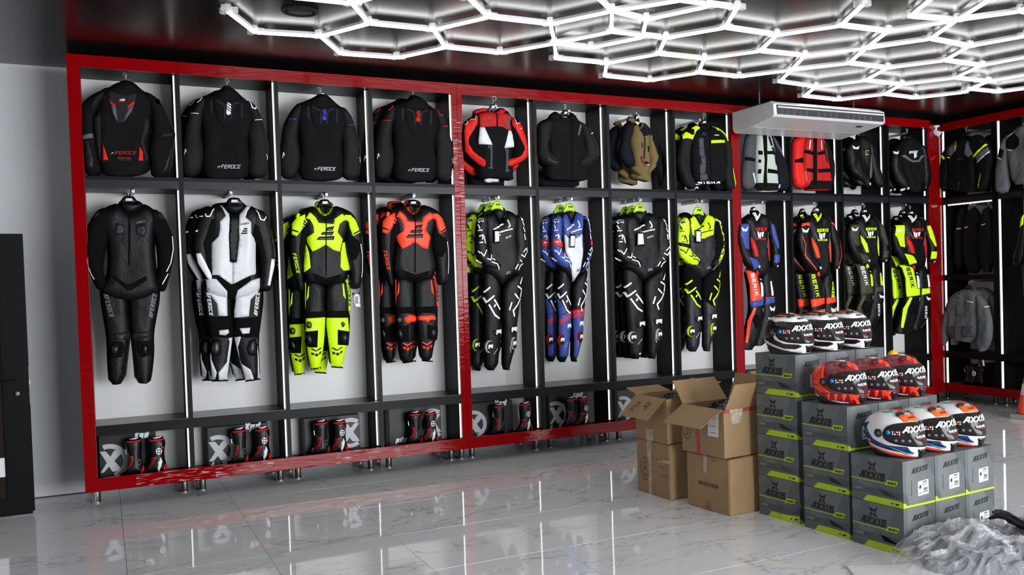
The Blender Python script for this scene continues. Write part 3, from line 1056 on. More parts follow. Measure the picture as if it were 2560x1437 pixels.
def suit_b(label, C, T, a, legs, group, seed):
    g = Garment('race_suit', label, 'race suit', C, YG + .03, group=group, T=T, seed=seed)
    ll = g.piece('leg', 'leather_black', '215,640 372,680 375,850 372,1000 360,1180 335,1345 260,1355 235,1230 222,1060 215,900', 0, .06)
    rl = g.piece('leg', 'leather_black', '375,680 555,640 570,780 560,950 555,1150 525,1200 500,1340 415,1335 395,1180 378,1000 372,850', 0, .06)
    to = g.piece('torso', 'leather_black', '295,110 230,125 180,160 200,300 240,380 215,470 200,560 200,620 225,650 230,700 370,720 520,700 535,640 560,600 530,480 520,380 540,300 575,165 520,130 440,105 410,165 370,190 325,165', -.02, .08)
    co_ = g.piece('collar', a, '300,75 335,65 405,65 445,95 415,170 370,192 320,165 292,110', -.045, .05)
    sl = g.piece('sleeve', 'leather_black', '230,125 165,170 120,240 105,340 110,470 130,600 165,690 180,750 198,750 200,690 195,560 210,450 225,350 275,310 270,240 240,215 215,200', -.05, .05)
    sr = g.piece('sleeve', 'leather_black', '520,130 580,165 630,260 655,380 655,520 655,640 640,720 615,738 575,735 570,690 565,600 555,520 520,380 540,300 535,230 500,225 480,240', -.05, .05)
    g.patch('collar_lining', 'stretch_black', co_, '325,85 405,80 420,100 405,150 370,172 340,150 320,110')
    g.patch('chest_panel', a, to, '245,158 290,200 310,240 425,250 432,210 490,170 535,215 500,225 470,250 455,310 495,365 472,460 420,445 365,405 315,435 265,458 230,390 225,350 275,315 270,260 245,215 215,205')
    g.patch('chest_logo', 'logo_dark', to, '360,300 375,275 430,265 415,300', '325,330 340,310 430,305 410,335', '293,370 315,345 430,340 425,370', off=.007)
    g.stroke('zipper', 'stretch_black', to, 7, '368,195 366,640', off=.008)
    if a == 'fluo_yellow':
        g.patch('side_panel', a, to, '203,560 222,385 240,470 250,580 205,615', '480,460 495,390 518,385 530,480 555,560 552,598 500,603 475,575')
    g.patch('side_panel', a, ll, '218,650 225,650 222,720 220,900 217,800')
    g.patch('side_panel', a, rl, '500,655 552,645 568,780 560,945 545,900 540,780 528,690')
    g.patch('thigh_slit', a, ll, '238,720 243,720 240,800 225,830')
    g.patch('thigh_slit', a, rl, '495,700 505,700 522,820 500,790')
    g.patch('stretch_insert', 'stretch_black', to, '262,620 370,660 490,625 470,660 410,690 370,700 330,690 280,660')
    g.patch('knee_band', 'stretch_black', ll, '218,915 372,910 372,955 222,965')
    g.patch('knee_band', 'stretch_black', rl, '376,910 560,905 545,960 378,958')
    if legs:
        g.patch('shin_panel', a, ll, '222,965 372,955 362,1150 332,1345 262,1352 238,1230 222,1100')
        g.patch('shin_panel', a, rl, '380,960 540,960 553,1060 530,1195 502,1340 417,1335 400,1180 380,1020')
        mk = 'logo_dark'
    else:
        g.piece('knee_cup', a, '276,985 330,962 390,975 392,1030 320,1050 280,1035', -.045, .03)
        g.piece('knee_cup', a, '395,985 440,960 540,965 556,1000 545,1030 440,1040 400,1015', -.045, .03)
        mk = a
    g.patch('slider_patch', 'stretch_black', ll, '222,1065 310,1055 305,1185 240,1185 218,1150', off=.006)
    g.patch('slider_patch', 'stretch_black', rl, '460,1050 553,1065 554,1170 460,1165', off=.006)
    g.piece('knee_badge', 'gunmetal', '230,1000 255,985 278,1005 270,1045 232,1035', -.062, .016)
    g.piece('knee_badge', 'gunmetal', '490,1005 510,985 535,1010 505,1040', -.062, .016)
    g.piece('knee_slider', 'black_plastic', '222,1085 275,1075 290,1160 235,1170', -.055, .03, 2)
    g.piece('knee_slider', 'black_plastic', '490,1075 550,1075 555,1160 490,1155', -.055, .03, 2)
    for L_, ox, oy in ((ll, 0, 0), (rl, 160, -6)):
        o_ = np.array([ox, oy])
        g.stroke('shin_mark', mk, L_, 10, PP('262,1195 295,1212 332,1190') + o_, off=.009)
        g.patch('shin_mark', mk, L_, PP('260,1222 280,1228 283,1245 262,1240') + o_, PP('288,1232 312,1230 308,1252 290,1252') + o_, PP('320,1222 338,1212 335,1230 318,1242') + o_, off=.007)
    g.stroke('hem', 'stretch_black', ll, 11, '262,1351 334,1341', off=.009)
    g.stroke('hem', 'stretch_black', rl, 10, '417,1334 500,1339', off=.009)
    g.patch('shoulder_panel', a, sl, '245,160 215,205 240,220 190,290 150,340 113,325 118,240 150,200')
    g.patch('shoulder_panel', a, sr, '495,175 520,215 545,230 555,280 578,340 635,310 600,215 560,180')
    g.stroke('arm_band', 'leather_black', sl, 11, '112,290 160,308')
    g.stroke('arm_band', 'leather_black', sr, 11, '585,322 632,296')
    g.patch('stretch_panel', 'stretch_black', sl, '205,215 245,215 275,260 275,310 225,350 210,450 195,560 170,470 180,330')
    g.patch('stretch_panel', 'stretch_black', sr, '500,228 535,235 560,330 630,380 640,440 600,520 562,515 525,380 540,300')
    g.piece('shoulder_cup', 'fluo_orange' if a == 'fluo_red' else a, '148,178 165,155 190,168 175,198 150,200', -.085, .025)
    g.piece('shoulder_cup', 'fluo_orange' if a == 'fluo_red' else a, '548,175 560,160 588,190 582,215 555,205', -.085, .025)
    g.stroke('sleeve_piping', 'reflective_white', sr, 6, '638,400 652,480 652,600 645,650')
    g.text('lettering', 'logo_dark', co_, 'FEROCE', (306, 100), (352, 178), 20)
    g.text('lettering', 'logo_dark', co_, 'FEROCE', (388, 180), (438, 100), 20)
    g.text('lettering', a, sl, 'FEROCE', (118, 470), (150, 620), 24)
    g.text('lettering', 'logo_dark', rl, 'FEROCE', (566, 870), (558, 690), 20)
    return g


C = (690, 480, 3.058)
g = suit_b('fluorescent yellow and black race suit with white price tag at its cuff', C, lambda p: p, 'fluo_yellow', True, 'fluorescent yellow race suits', 5)
g.piece('price_tag', 'paper_white', '583,772 640,768 648,880 600,882', -.06, .002, 0)
g.stroke('tag_barcode', 'logo_dark', len(g.P) - 1, 7, '610,800 612,850', '622,800 624,850', off=.003)
behind(g, -.105, .16, 'fluorescent yellow race suit half hidden behind the front yellow one', -.05)
hanger('black hanger holding the fluorescent yellow race suit', C, (370, 55), 62, 62, YG - .11, 'black_plastic', (352, 12), 'FEROCE')
C = (920, 480, 3.266)
g = suit_b('fluorescent red and black race suit with grey badges on red knee cups', C, aff(1, -5, 1.035, -6, 20), 'fluo_red', False, 'fluorescent red race suits', 8)
behind(g, -.105, .15, 'fluorescent red race suit half hidden behind the front red one', -.0)
hanger('black hanger holding the fluorescent red race suit', C, (365, 62), 62, 60, YG - .11, 'black_plastic', (375, 12), 'FEROCE')

# ---------------------------------------------------------------- bays 5 to 8: suits with shard marks


def ell(cx, cy, rx, ry, n=20):
    return np.array([(cx + rx * math.cos(2 * math.pi * k / n), cy + ry * math.sin(2 * math.pi * k / n)) for k in range(n)])


def suit_r(label, C, T, body, sleeve, legc, mark_s, mark_l, ring, seed, chest=None, belly=None, extra=None, group=None):
    g = Garment('race_suit', label, 'race suit', C, YG + .03, group=group, T=T, seed=seed)
    ll = g.piece('leg', legc, '120,590 235,600 290,730 285,860 300,960 305,1080 300,1200 285,1390 175,1390 165,1280 150,1120 140,950 120,760', 0, .06)
    rl = g.piece('leg', legc, '300,730 360,660 475,600 480,760 460,950 450,1060 455,1180 410,1320 395,1390 330,1385 325,1200 320,1050 305,930', 0, .06)
    to = g.piece('torso', body, '205,145 140,170 105,210 120,330 140,400 130,520 125,620 200,660 240,690 290,740 350,680 470,620 460,560 440,480 420,360 435,250 430,200 400,165 330,140 300,200 265,250 235,200', -.02, .08)
    if chest:
        g.patch('chest_panel', chest, to, '205,147 235,202 265,252 300,202 333,147 398,167 385,230 375,330 290,365 225,370 165,330 150,250 150,190')
    if belly:
        g.patch('belly_panel', belly, to, '165,332 225,372 375,332 385,480 350,640 290,730 255,660 230,560 180,480')
    co_ = g.piece('collar', 'leather_black', '195,145 235,112 310,112 340,150 305,205 265,252 222,200', -.045, .05)
    sl = g.piece('sleeve', sleeve, '130,160 75,210 60,310 55,420 65,500 110,560 170,600 240,630 290,590 280,550 215,500 165,460 155,380 165,290 160,200', -.06, .05)
    sr = g.piece('sleeve', sleeve, '430,170 480,205 505,300 520,400 520,490 480,580 440,620 410,655 360,620 365,590 410,520 420,420 410,330 420,220', -.06, .05)
    if sleeve != 'leather_black':
        g.patch('stretch_panel', 'stretch_black', sr, '425,200 450,215 480,330 500,420 470,500 430,600 400,648 368,612 370,590 412,520 422,420 412,330')
        g.patch('cuff', 'stretch_black', sl, '240,628 290,590 280,560 262,560 228,615')
    g.patch('armpit_patch', 'textile_charcoal', to, '128,190 155,195 150,235 135,240', '405,190 430,200 425,250 405,230')
    mc = mark_l if chest is None else mark_s
    g.stroke('chest_mark', mc, to, 12, '190,295 245,270', '255,262 282,252', off=.009)
    g.stroke('chest_mark', mc, to, 10, '322,222 340,265 325,278', '240,318 310,300 360,290', '232,352 250,335', off=.009)
    g.text('lettering', mc if belly != 'leather_white' else 'logo_dark', to, 'RICHA', (300, 368), (348, 350), 12, off=.009)
    g.stroke('collar_mark', 'logo_white', co_, 7, '312,195 330,160')
    g.patch('shoulder_badge', 'reflective_white', sl, '66,222 80,202 108,206 110,235 86,228 70,244', off=.005)
    g.text('shoulder_badge', 'logo_dark', sl, 'R', (76, 232), (104, 226), 20, .3, .2, off=.009)
    g.patch('shoulder_badge', 'reflective_white', sr, '455,198 478,206 487,225 462,222')
    g.stroke('sleeve_mark', mark_s, sl, 9, '66,255 76,285', '65,300 95,298', '72,345 104,335 98,370', '112,345 126,400', '75,395 102,392', '85,470 112,500 138,452', '66,462 78,475', '145,520 175,530 188,490', '185,545 235,560 257,605', '192,518 215,530', '60,530 100,555')
    g.stroke('sleeve_mark', mark_s, sr, 9, '470,232 485,262', '478,275 490,310', '484,330 492,372', '475,468 500,440', '457,490 485,508 500,478', '445,530 460,543', '402,600 425,565', '435,608 446,577 470,560', '505,440 515,470')
    g.stroke('leg_mark', mark_l, ll, 14, '128,780 170,745', '128,825 145,860 210,810', '215,840 273,915', '170,880 225,960 265,985', '216,893 224,880')
    g.stroke('leg_mark', mark_l, rl, 13, '472,665 450,715', '425,735 468,760 460,815', '402,795 435,830', '375,862 358,918', '458,830 430,880 392,925 405,968')
    if extra:
        for nm, mm, which, pl in extra:
            g.patch(nm, mm, dict(ll=ll, rl=rl, sl=sl, sr=sr, to=to)[which], pl, off=.0055)
    g.patch('knee_pad', 'leather_black', ll, '205,1085 310,1060 312,1112 230,1122')
    g.patch('knee_pad', 'leather_black', rl, '365,1050 445,1040 450,1095 375,1102')
    g.text('knee_badge', 'reflective_white', ll, 'R', (243, 1113), (300, 1106), 36, .34, .1, off=.011)
    g.text('knee_badge', 'reflective_white', rl, 'R', (382, 1093), (438, 1088), 38, .34, .1, off=.011)
    for c_, L_ in (((206, 1208), ll), ((430, 1182), rl)):
        rx = 42 if L_ == ll else 31
        i = g.piece('knee_slider', ring, ell(c_[0], c_[1], rx, 52), -.06, .03, 0)
        g.patch('slider_face', 'logo_dark', i, ell(c_[0] + 4, c_[1], rx * .74, 41), off=.004)
        g.text('slider_badge', 'logo_white', i, 'R', (c_[0] - rx * .48, c_[1] + 16), (c_[0] + rx * .55, c_[1] + 10), 30, .34, .15, off=.009)
    g.text('lettering', 'logo_white', ll, 'RICHA', (230, 1268), (264, 1222), 7, .3)
    g.text('lettering', 'logo_white', rl, 'RICHA', (388, 1250), (380, 1206), 7, .3)
    g.stroke('belly_tag', 'logo_grey', to, 9, '306,640 344,632', '308,628 340,620')
    return g


def rhanger(label, C, x, y, hk, d, group=None):
    return hanger(label, C, (x, y), 55, 72, d, 'hanger_lime', hk, 'R', 'logo_dark', group=group)


def swing_tag(g, poly, m='paper_white'):
    i = g.piece('swing_tag', 'black_plastic', poly, -.13, .002, 0)
    q = PP(poly)
    c_ = q.mean(0)
    g.patch('tag_label', m, i, c_ + (q - c_) * .78, off=.003)
    g.stroke('tag_string', 'logo_dark', i, 4, [tuple(q[:2].mean(0)), tuple(q[:2].mean(0) - np.array([8, 45]))], off=.001)


T5 = aff(.8875, 79, 1.043, -30, -32)
C5 = (1150, 490, 3.268)
g = suit_r('black race suit with white shard marks beside the middle red post', C5, T5, 'leather_black', 'leather_black', 'leather_black', 'logo_white', 'logo_white', 'logo_white', 11)
swing_tag(g, '225,292 275,292 277,395 227,400')
rhanger('lime hanger of the black suit beside the middle red post', C5, 303, 42, (290, 8), YG - .12)
GY = ('chest_panel', 'fluo_yellow')
T8 = aff(.8625, 1, .961, 24, -22)
C8 = (1680, 490, 3.506)
ykw = dict(body='leather_grey', sleeve='fluo_yellow', legc='leather_grey', mark_s='logo_dark', mark_l='fluo_yellow', ring='fluo_yellow')
g8 = suit_r('black race suit with fluorescent yellow sleeves, lone yellow one left of the cardboard cartons', C8, T8, seed=14, chest='fluo_yellow', group='yellow sleeved race suits',
            extra=[('arm_band', 'leather_black', 'sl', '50,398 165,420 165,455 55,430'), ('arm_band', 'leather_black', 'sr', '495,385 522,385 522,420 490,425'), ('thigh_panel', 'stretch_black', 'll', '130,640 235,610 288,740 285,860 298,930 262,995 170,870 125,740'), ('thigh_panel', 'stretch_black', 'rl', '302,745 360,670 470,610 476,760 440,880 400,985 330,940 308,900')], **ykw)
g8.root['label'] = 'yellow sleeved race suit in the bay left of the third red post'
swing_tag(g8, '238,282 292,285 298,405 240,400')
rhanger('lime hanger of the yellow sleeved suit by the third red post', C8, 228, 95, (215, 32), YG - .12)
behind(g8, -.06, .17, 'yellow sleeved race suit half hidden behind another beside the third red post')
gy = suit_r('yellow sleeved race suit directly behind the black suit by the middle red post', C5, aff(.8875, 79 - 62, 1.043, -36, -60), seed=15, chest='fluo_yellow', **ykw)
gy.root.location.y += .16
gy.root.location.x -= -.03
behind(gy, -.09, .15, 'rearmost yellow sleeved race suit in the bay beside the middle red post', -.03)
rhanger('middle lime hanger in the bay beside the middle red post', C5, 245, 55, (236, 10), YG + .05)
rhanger('rearmost lime hanger in the bay beside the middle red post', C5, 195, 65, (202, 10), YG + .17)
T6 = aff(.70, 94, 1.004, -12, -40)
C6 = (1340, 490, 3.342)
g6 = suit_r('blue and white race suit with red bands, front one of the pair', C6, T6, 'leather_black', 'suit_blue', 'leather_black', 'logo_white', 'logo_white', 'suit_red', 17, chest='suit_blue', belly='leather_white', group='blue race suits',
            extra=[('arm_band', 'suit_red', 'sl', '50,370 165,395 165,440 55,420'), ('arm_band', 'suit_red', 'sr', '490,385 522,385 524,420 492,425'),
                   ('shin_panel', 'suit_blue', 'll', '150,1000 303,960 305,1080 298,1200 285,1345 180,1345 170,1260 155,1120'), ('shin_panel', 'suit_blue', 'rl', '318,985 455,960 450,1060 453,1180 408,1320 396,1350 345,1350 340,1200'),
                   ('thigh_panel', 'suit_blue', 'll', '125,860 235,985 150,1010'), ('knee_band', 'suit_red', 'll', '152,1040 300,960 305,1015 162,1090'), ('knee_band', 'suit_red', 'rl', '312,960 458,945 452,1010 320,1030')])
swing_tag(g6, '272,330 335,330 330,440 268,440')
rhanger('lime hanger of the front blue suit', C6, 280, 62, (268, 12), YG - .12)
behind(g6, -.055, .14, 'blue race suit half hidden behind the front blue and white one')
rhanger('lime hanger of the blue suit that hangs behind', C6, 200, 74, (198, 10), YG + .05)
C7 = (1520, 490, 3.4235)
g7 = suit_r('black race suit with white shard marks above the open carton marked 2.9', C7, lambda p: p, 'leather_black', 'leather_black', 'leather_black', 'logo_white', 'logo_white', 'logo_white', 19, group='black race suits with white shards')
g7.patch('size_label', 'paper_white', 0, '238,1342 256,1336 262,1352 244,1358')
swing_tag(g7, '250,310 305,308 315,425 246,428')
rhanger('lime hanger of the front black suit above the cartons', C7, 268, 68, (268, 14), YG - .12)
behind(g7, -.0, .155, 'second of three black shard-marked race suits above the cartons')
behind(g7, -.01, .29, 'rearmost of three black shard-marked race suits above the cartons')
rhanger('lime hanger of the second black suit above the cartons', C7, 205, 82, (236, 14), YG + .06)
rhanger('lime hanger of the rearmost black suit above the cartons', C7, 152, 92, (140, 20), YG + .18)
# ================================================================== JACKETS, BAYS 1 TO 8
YJ = .05
TJ = .085
C = (190, 170, 4.954)
g = Garment('riding_jacket', 'black riding jacket with red side wedges and grey yoke, back view, leftmost of the jackets', 'jacket', C, YJ, seed=31, noise_amp=.016)
to = g.piece('torso', 'textile_black', '540,180 480,210 420,250 350,260 300,330 300,500 210,600 230,800 260,1000 300,1200 340,1310 500,1340 740,1330 880,1290 910,1200 880,1000 900,800 930,600 940,450 880,330 780,260 720,200 690,180', 0, TJ, hem=.05)
cl_ = g.piece('collar', 'textile_black', '520,190 560,155 690,180 730,210 790,300 740,330 600,360 470,330 410,290 470,210', -.03, .05)
sl = g.piece('sleeve', 'textile_black', '410,250 240,320 130,400 75,500 80,700 85,900 110,1100 150,1330 230,1340 310,1310 260,1100 220,850 200,650 260,500 330,400 380,300', -.02, .06)
sr = g.piece('sleeve', 'textile_black', '830,290 950,340 1040,440 1110,580 1210,780 1200,920 1170,1230 1120,1360 960,1360 930,1200 900,1000 960,800 950,650 920,450 870,350', -.02, .06)
g.patch('yoke', 'textile_charcoal', to, '405,290 500,340 600,360 740,335 745,370 700,560 580,700 510,700 440,560 410,400')
g.patch('yoke_trim', 'bright_red', to, '412,420 490,485 480,510 425,460', '720,430 715,470 625,530 645,480', off=.007)
g.patch('yoke_insert', 'textile_grey', to, '435,480 490,510 515,695 455,590', '640,530 710,480 685,560 580,700', off=.007)
g.patch('flag_patch', 'flag_green', to, '570,398 605,395 603,410 565,412', off=.008)
g.patch('flag_patch', 'logo_white', to, '540,415 605,412 600,430 535,430', off=.008)
g.patch('flag_patch', 'bright_red', to, '515,432 600,432 595,448 515,445', off=.008)
g.patch('side_panel', 'textile_charcoal', to, '300,570 300,720 305,1180 262,1050 225,760 225,640', '850,625 905,690 890,800 830,930 868,1050 895,1100 890,1150 850,1180 830,1050 790,940 830,780')
g.patch('red_wedge', 'bright_red', to, '335,960 400,1155 330,1160', '780,985 825,1060 828,1165 770,1165', off=.006)
g.text('lettering', 'bright_red', to, 'FEROCE', (482, 1090), (735, 1088), 40, .13)
g.patch('flag_patch', 'logo_white', to, '430,1078 462,1060 465,1070 435,1080', off=.006)
g.patch('back_label', 'textile_charcoal', to, '500,1115 680,1120 670,1170 520,1165', off=.005)
g.stroke('label_print', 'jacket_red', to, 9, '515,1130 670,1134', off=.009)
g.patch('arm_band', 'textile_grey', sl, '82,840 205,820 215,880 85,890')
g.patch('arm_band', 'textile_charcoal', sr, '1055,825 1200,815 1195,850 1045,870')
g.patch('forearm_panel', 'leather_grey', sl, '115,900 150,900 210,1150 215,1240 140,1240')
g.patch('forearm_panel', 'leather_grey', sr, '1190,930 1165,1180 1110,1290 1060,1290 1130,1130')
g.patch('shoulder_panel', 'textile_softblack', sl, '350,290 200,390 180,520 240,480 330,380')
g.piece('shoulder_cup', 'fluo_red', '975,420 1000,375 1035,390 1045,440 1025,455', -.075, .02)
g.piece('shoulder_cup', 'fluo_red', '150,380 170,372 180,388 158,402', -.05, .02)
hanger('black hanger of the leftmost jacket, back view with red wedges', C, (622, 150), 85, 70, YJ - .0, 'black_plastic', (600, 60))

def jacket_f(label, C, T, a, lg, seed, extra_line=True):
    g = Garment('riding_jacket', label, 'jacket', C, YJ, T=T, seed=seed, noise_amp=.016)
    to = g.piece('torso', 'textile_black', '560,240 430,300 330,330 300,480 330,640 360,900 340,1200 380,1340 500,1365 780,1370 900,1340 930,1280 930,1100 900,900 980,640 960,450 900,370 830,320 760,250 700,200 620,200', 0, TJ, hem=.05)
    co_ = g.piece('collar', 'textile_black', '565,245 610,195 700,200 745,250 830,330 760,345 650,350 540,330 480,300', -.03, .05)
    sl = g.piece('sleeve', 'textile_softblack', '350,310 270,390 200,500 140,620 110,860 90,1000 85,1150 110,1340 260,1345 330,1200 340,1000 300,800 320,600 380,400', -.02, .06)
    sr = g.piece('sleeve', 'textile_softblack', '880,360 980,400 1060,530 1110,700 1170,900 1170,1100 1140,1360 960,1360 930,1200 950,950 920,750 960,560 900,420', -.02, .06)
    g.patch('yoke', 'textile_black', to, '470,360 560,385 650,395 760,385 850,375 830,560 760,690 660,745 590,740 520,640 480,520')
    g.stroke('yoke_trim', 'textile_charcoal', to, 22, '500,390 570,430 603,450 610,620', '790,412 720,440 700,480 690,620', off=.008)
    g.stroke('side_tab', 'textile_charcoal', to, 28, '440,385 440,545', '830,430 825,600')
    g.patch('spine_badge', a, to, '632,418 655,418 688,440 688,462', '632,432 688,476 688,500 632,456', '632,470 688,514 688,530 632,486', '628,500 688,540 686,562 650,580 626,562', off=.008)
    g.stroke('sleeve_line', a, sl, 9, '185,542 278,552')
    g.stroke('sleeve_line', a, sr, 9, '1002,632 1095,619')
    g.patch('sleeve_tab', 'textile_charcoal', sl, '170,562 275,562 270,582 165,582')
    g.patch('sleeve_tab', 'textile_charcoal', sr, '1020,645 1100,632 1106,650 1040,660')
    if extra_line:
        g.stroke('shoulder_piping', a, sl, 14, '265,400 300,380 328,338')
        g.stroke('shoulder_piping', a, sr, 14, '900,362 940,385 968,470 1010,486 1022,455')
    g.patch('shoulder_armour', 'textile_charcoal', sr, '935,380 990,405 1012,465 985,475 960,410')
    g.text('lettering', lg, to, 'FEROCE', (560, 1252), (800, 1254), 45, .11)
    g.patch('flag_patch', 'logo_white', to, '515,1232 548,1218 548,1228 520,1240', off=.006)
    g.patch('flag_patch', 'jacket_red', to, '503,1246 548,1234 548,1246 505,1252', off=.006)
    g.stroke('silver_edge', 'reflective_white', sl, 9, '112,1000 100,1070', '118,1010 122,1040')
    g.stroke('silver_edge', 'reflective_white', sr, 8, '1150,1068 1160,1100 1160,1130')
    return g


C = (440, 180, 5.132)
g = jacket_f('black riding jacket with white back badge and white shoulder piping', C, lambda p: p, 'logo_white', 'logo_white', 33)
g.stroke('cuff_line', 'reflective_white', 2, 9, '100,1362 190,1364', off=.0)
behind(g, -.045, .15, 'black riding jacket mostly hidden behind the one with the white badge')
hanger('black hanger of the jacket with the white back badge', C, (652, 175), 80, 60, YJ, 'black_plastic', (650, 85))
C = (690, 200, 5.322)
g = jacket_f('black riding jacket with purple blue back badge and arm lines', C, aff(.968, -22, .974, 0), 'purple_blue', 'logo_white', 36, False)
hanger('black hanger of the jacket with the purple blue badge', C, (590, 190), 85, 60, YJ, 'black_plastic', (575, 100))
C = (920, 210, 5.526)
g = jacket_f('black riding jacket with red back badge and red shoulder piping', C, aff(.986, 6, 1.004, -31), 'bright_red', 'logo_white', 39)
behind(g, -.075, .15, 'black jacket with red piping mostly hidden behind its twin with the red badge')
hanger('black hanger of the jacket with the red back badge', C, (625, 150), 80, 60, YJ, 'black_plastic', (612, 85))

# ---------------------------------------------------------------- bay 5: red hooded jacket
C = (1140, 230, 5.75)
g = Garment('riding_jacket', 'red black and white hooded jacket beside the middle red post', 'jacket', C, YJ, seed=42, noise_amp=.016)
to = g.piece('torso', 'textile_black', '300,300 240,330 240,520 250,760 290,900 300,1100 320,1240 380,1260 520,1200 680,1250 790,1270 800,1100 790,900 830,750 790,560 780,400 760,330 700,260 600,240 540,300 470,240', 0, TJ, hem=.07)
sl = g.piece('sleeve', 'stretch_black', '290,330 200,380 120,450 100,560 100,700 110,860 200,960 300,1040 395,1095 412,1040 400,960 415,840 300,770 250,690 265,560 300,420', -.05, .06)
sr = g.piece('sleeve', 'stretch_black', '770,350 870,400 920,480 970,620 1010,800 1015,930 960,990 850,1050 700,1105 690,970 780,960 840,830 820,700 780,560', -.05, .06)
ho = g.piece('hood', 'jacket_red', '230,280 290,250 350,235 440,225 500,290 545,300 600,225 690,230 715,270 700,330 620,370 540,310 420,300 330,300 240,340', -.045, .05)
g.patch('yoke', 'jacket_red', to, '300,330 420,300 530,310 545,330 700,330 778,370 775,565 690,560 620,525 530,515 400,520 300,520')
g.patch('belly_panel', 'leather_white', to, '300,525 365,525 470,780 290,765 285,700', '705,570 775,570 818,795 800,805 645,825')
g.patch('pocket_tape', 'slate_textile', to, '405,785 470,785 475,1125 410,1110 412,1095 445,1095 440,830 405,830', '650,830 710,830 700,880 690,1130 715,1130 712,1160 655,1165 665,900', off=.006)
g.stroke('zipper', 'stretch_black', to, 16, '538,320 540,515', off=.008)
g.patch('outer_panel', 'bright_red', sl, '290,332 200,382 122,452 102,560 102,700 112,858 200,957 300,1037 393,1090 408,1030 400,985 300,930 210,860 150,760 150,690 240,530 285,470')
g.patch('outer_panel', 'bright_red', sr, '772,355 868,402 918,482 968,620 1008,800 1012,928 958,987 848,1047 704,1100 696,968 830,960 900,930 950,840 940,790 850,600 780,480')
g.patch('shoulder_patch', 'stretch_black', sr, '802,368 870,400 893,445 830,470 808,420', off=.006)
g.patch('shoulder_patch', 'stretch_black', sl, '185,405 255,340 262,350 240,400 225,416', off=.006)
g.stroke('shoulder_piping', 'logo_white', sr, 7, '797,370 812,425 827,475 893,452', off=.011)
g.stroke('shoulder_piping', 'logo_white', sl, 7, '182,410 215,402 232,418 262,352', '105,480 140,460 142,425', off=.011)
g.patch('reflective_band', 'textile_grey', to, '735,350 768,350 695,540 680,560 655,550 690,470 710,370', off=.007)
g.stroke('sleeve_line', 'jacket_red', sl, 10, '200,915 385,1030', off=.011)
g.patch('arm_tag', 'logo_white', sr, '885,535 915,522 918,535 888,548', off=.009)
g.stroke('chest_ring', 'jacket_red', to, 5, '400,440 412,418 435,425 440,450', off=.009)
i = g.piece('lining', 'paper_white', '400,1240 440,1225 650,1250 640,1300 390,1310', .04, .02)
behind(g, -.03, .15, 'red hooded jacket half hidden behind the front red one', -.07)
hanger('black hanger with white label in the red hooded jacket', C, (525, 178), 68, 105, YJ - .1, 'gunmetal', (545, 60), label_plate=True)

# ---------------------------------------------------------------- bay 6: black hooded jacket
C = (1330, 250, 6.25)
g = Garment('riding_jacket', 'all black hooded jacket with grey reflective shoulder strip', 'jacket', C, YJ, seed=46, noise_amp=.013)
to = g.piece('torso', 'textile_black', '370,200 250,290 190,340 200,600 230,800 200,1000 210,1240 500,1250 860,1260 840,1050 860,900 790,700 800,400 700,320 640,230 580,280 470,280', 0, TJ, hem=.06)
sl = g.piece('sleeve', 'textile_softblack', '270,290 150,330 90,400 95,600 95,900 180,1000 300,1060 380,1090 395,980 400,900 280,830 230,740 280,500 300,350', -.05, .06)
sr = g.piece('sleeve', 'textile_softblack', '700,320 800,370 880,430 960,590 1020,760 1030,890 960,970 830,1050 720,1080 700,960 760,880 840,810 800,640 760,450', -.05, .06)
ho = g.piece('hood', 'textile_black', '240,280 290,210 370,170 440,230 480,270 560,280 590,220 570,175 650,215 685,250 680,310 600,350 450,340 300,330', -.045, .05)
g.patch('reflective_band', 'textile_grey', to, '700,345 742,350 700,460 665,580 638,560 680,420', off=.01)
g.stroke('arm_tag', 'logo_white', sr, 15, '882,543 916,523')
g.stroke('sleeve_line', 'textile_grey', sl, 8, '200,920 260,965 350,990 390,980')
g.patch('outer_panel', 'leather_grey', sr, '850,430 880,440 955,590 1015,760 1025,880 985,930 985,760 920,600')
g.stroke('zipper', 'stretch_black', to, 12, '560,320 575,1240')
g.stroke('chest_ring', 'textile_charcoal', to, 6, '392,470 412,440 432,470 412,505 392,470')
behind(g, -.03, .15, 'black hooded jacket half hidden behind the front black one', -.05)
hanger('black hanger with white label in the black hooded jacket', C, (515, 162), 75, 110, YJ - .1, 'black_plastic', (512, 70), label_plate=True)

# ---------------------------------------------------------------- bay 7: khaki jacket
C = (1510, 260, 6.25)
g = Garment('riding_jacket', 'khaki and navy jacket with red pocket zips, front one of two', 'jacket', C, YJ, seed=49, noise_amp=.013, group='khaki and navy jackets')
to = g.piece('torso', 'khaki', '490,300 430,340 380,560 430,780 440,1000 440,1160 560,1180 690,1220 700,1050 690,850 700,640 720,430 640,330 570,280 530,400', 0, TJ, hem=.07)
sr = g.piece('sleeve', 'khaki', '680,440 730,560 790,680 830,760 848,860 800,980 690,1100 640,1115 650,1040 700,960 720,860 680,800 690,640', -.05, .06)
sl = g.piece('sleeve', 'navy_black', '430,270 350,300 290,370 270,560 240,760 250,850 330,950 400,1000 480,940 540,980 585,1060 590,1110 540,1130 480,1080 400,1000 480,940 430,780 380,580 440,430'.replace(' 540,980 585,1060 590,1110 540,1130 480,1080 400,1000 480,940', ''), -.06, .06)
fa = g.piece('forearm', 'khaki', '395,1000 480,930 540,980 585,1060 590,1110 540,1130 480,1080', -.065, .05)
co_ = g.piece('collar', 'khaki', '340,250 380,200 480,220 500,320 540,390 560,330 570,270 580,330 550,405 505,390 490,310 400,290', -.05, .03)
g.patch('yoke', 'navy_black', to, '592,300 700,410 690,490 550,530 500,400 545,405 575,350')
g.patch('outer_panel', 'navy_black', sr, '690,440 732,560 790,685 828,765 842,870 800,970 765,955 815,840 785,760 745,620 712,540')
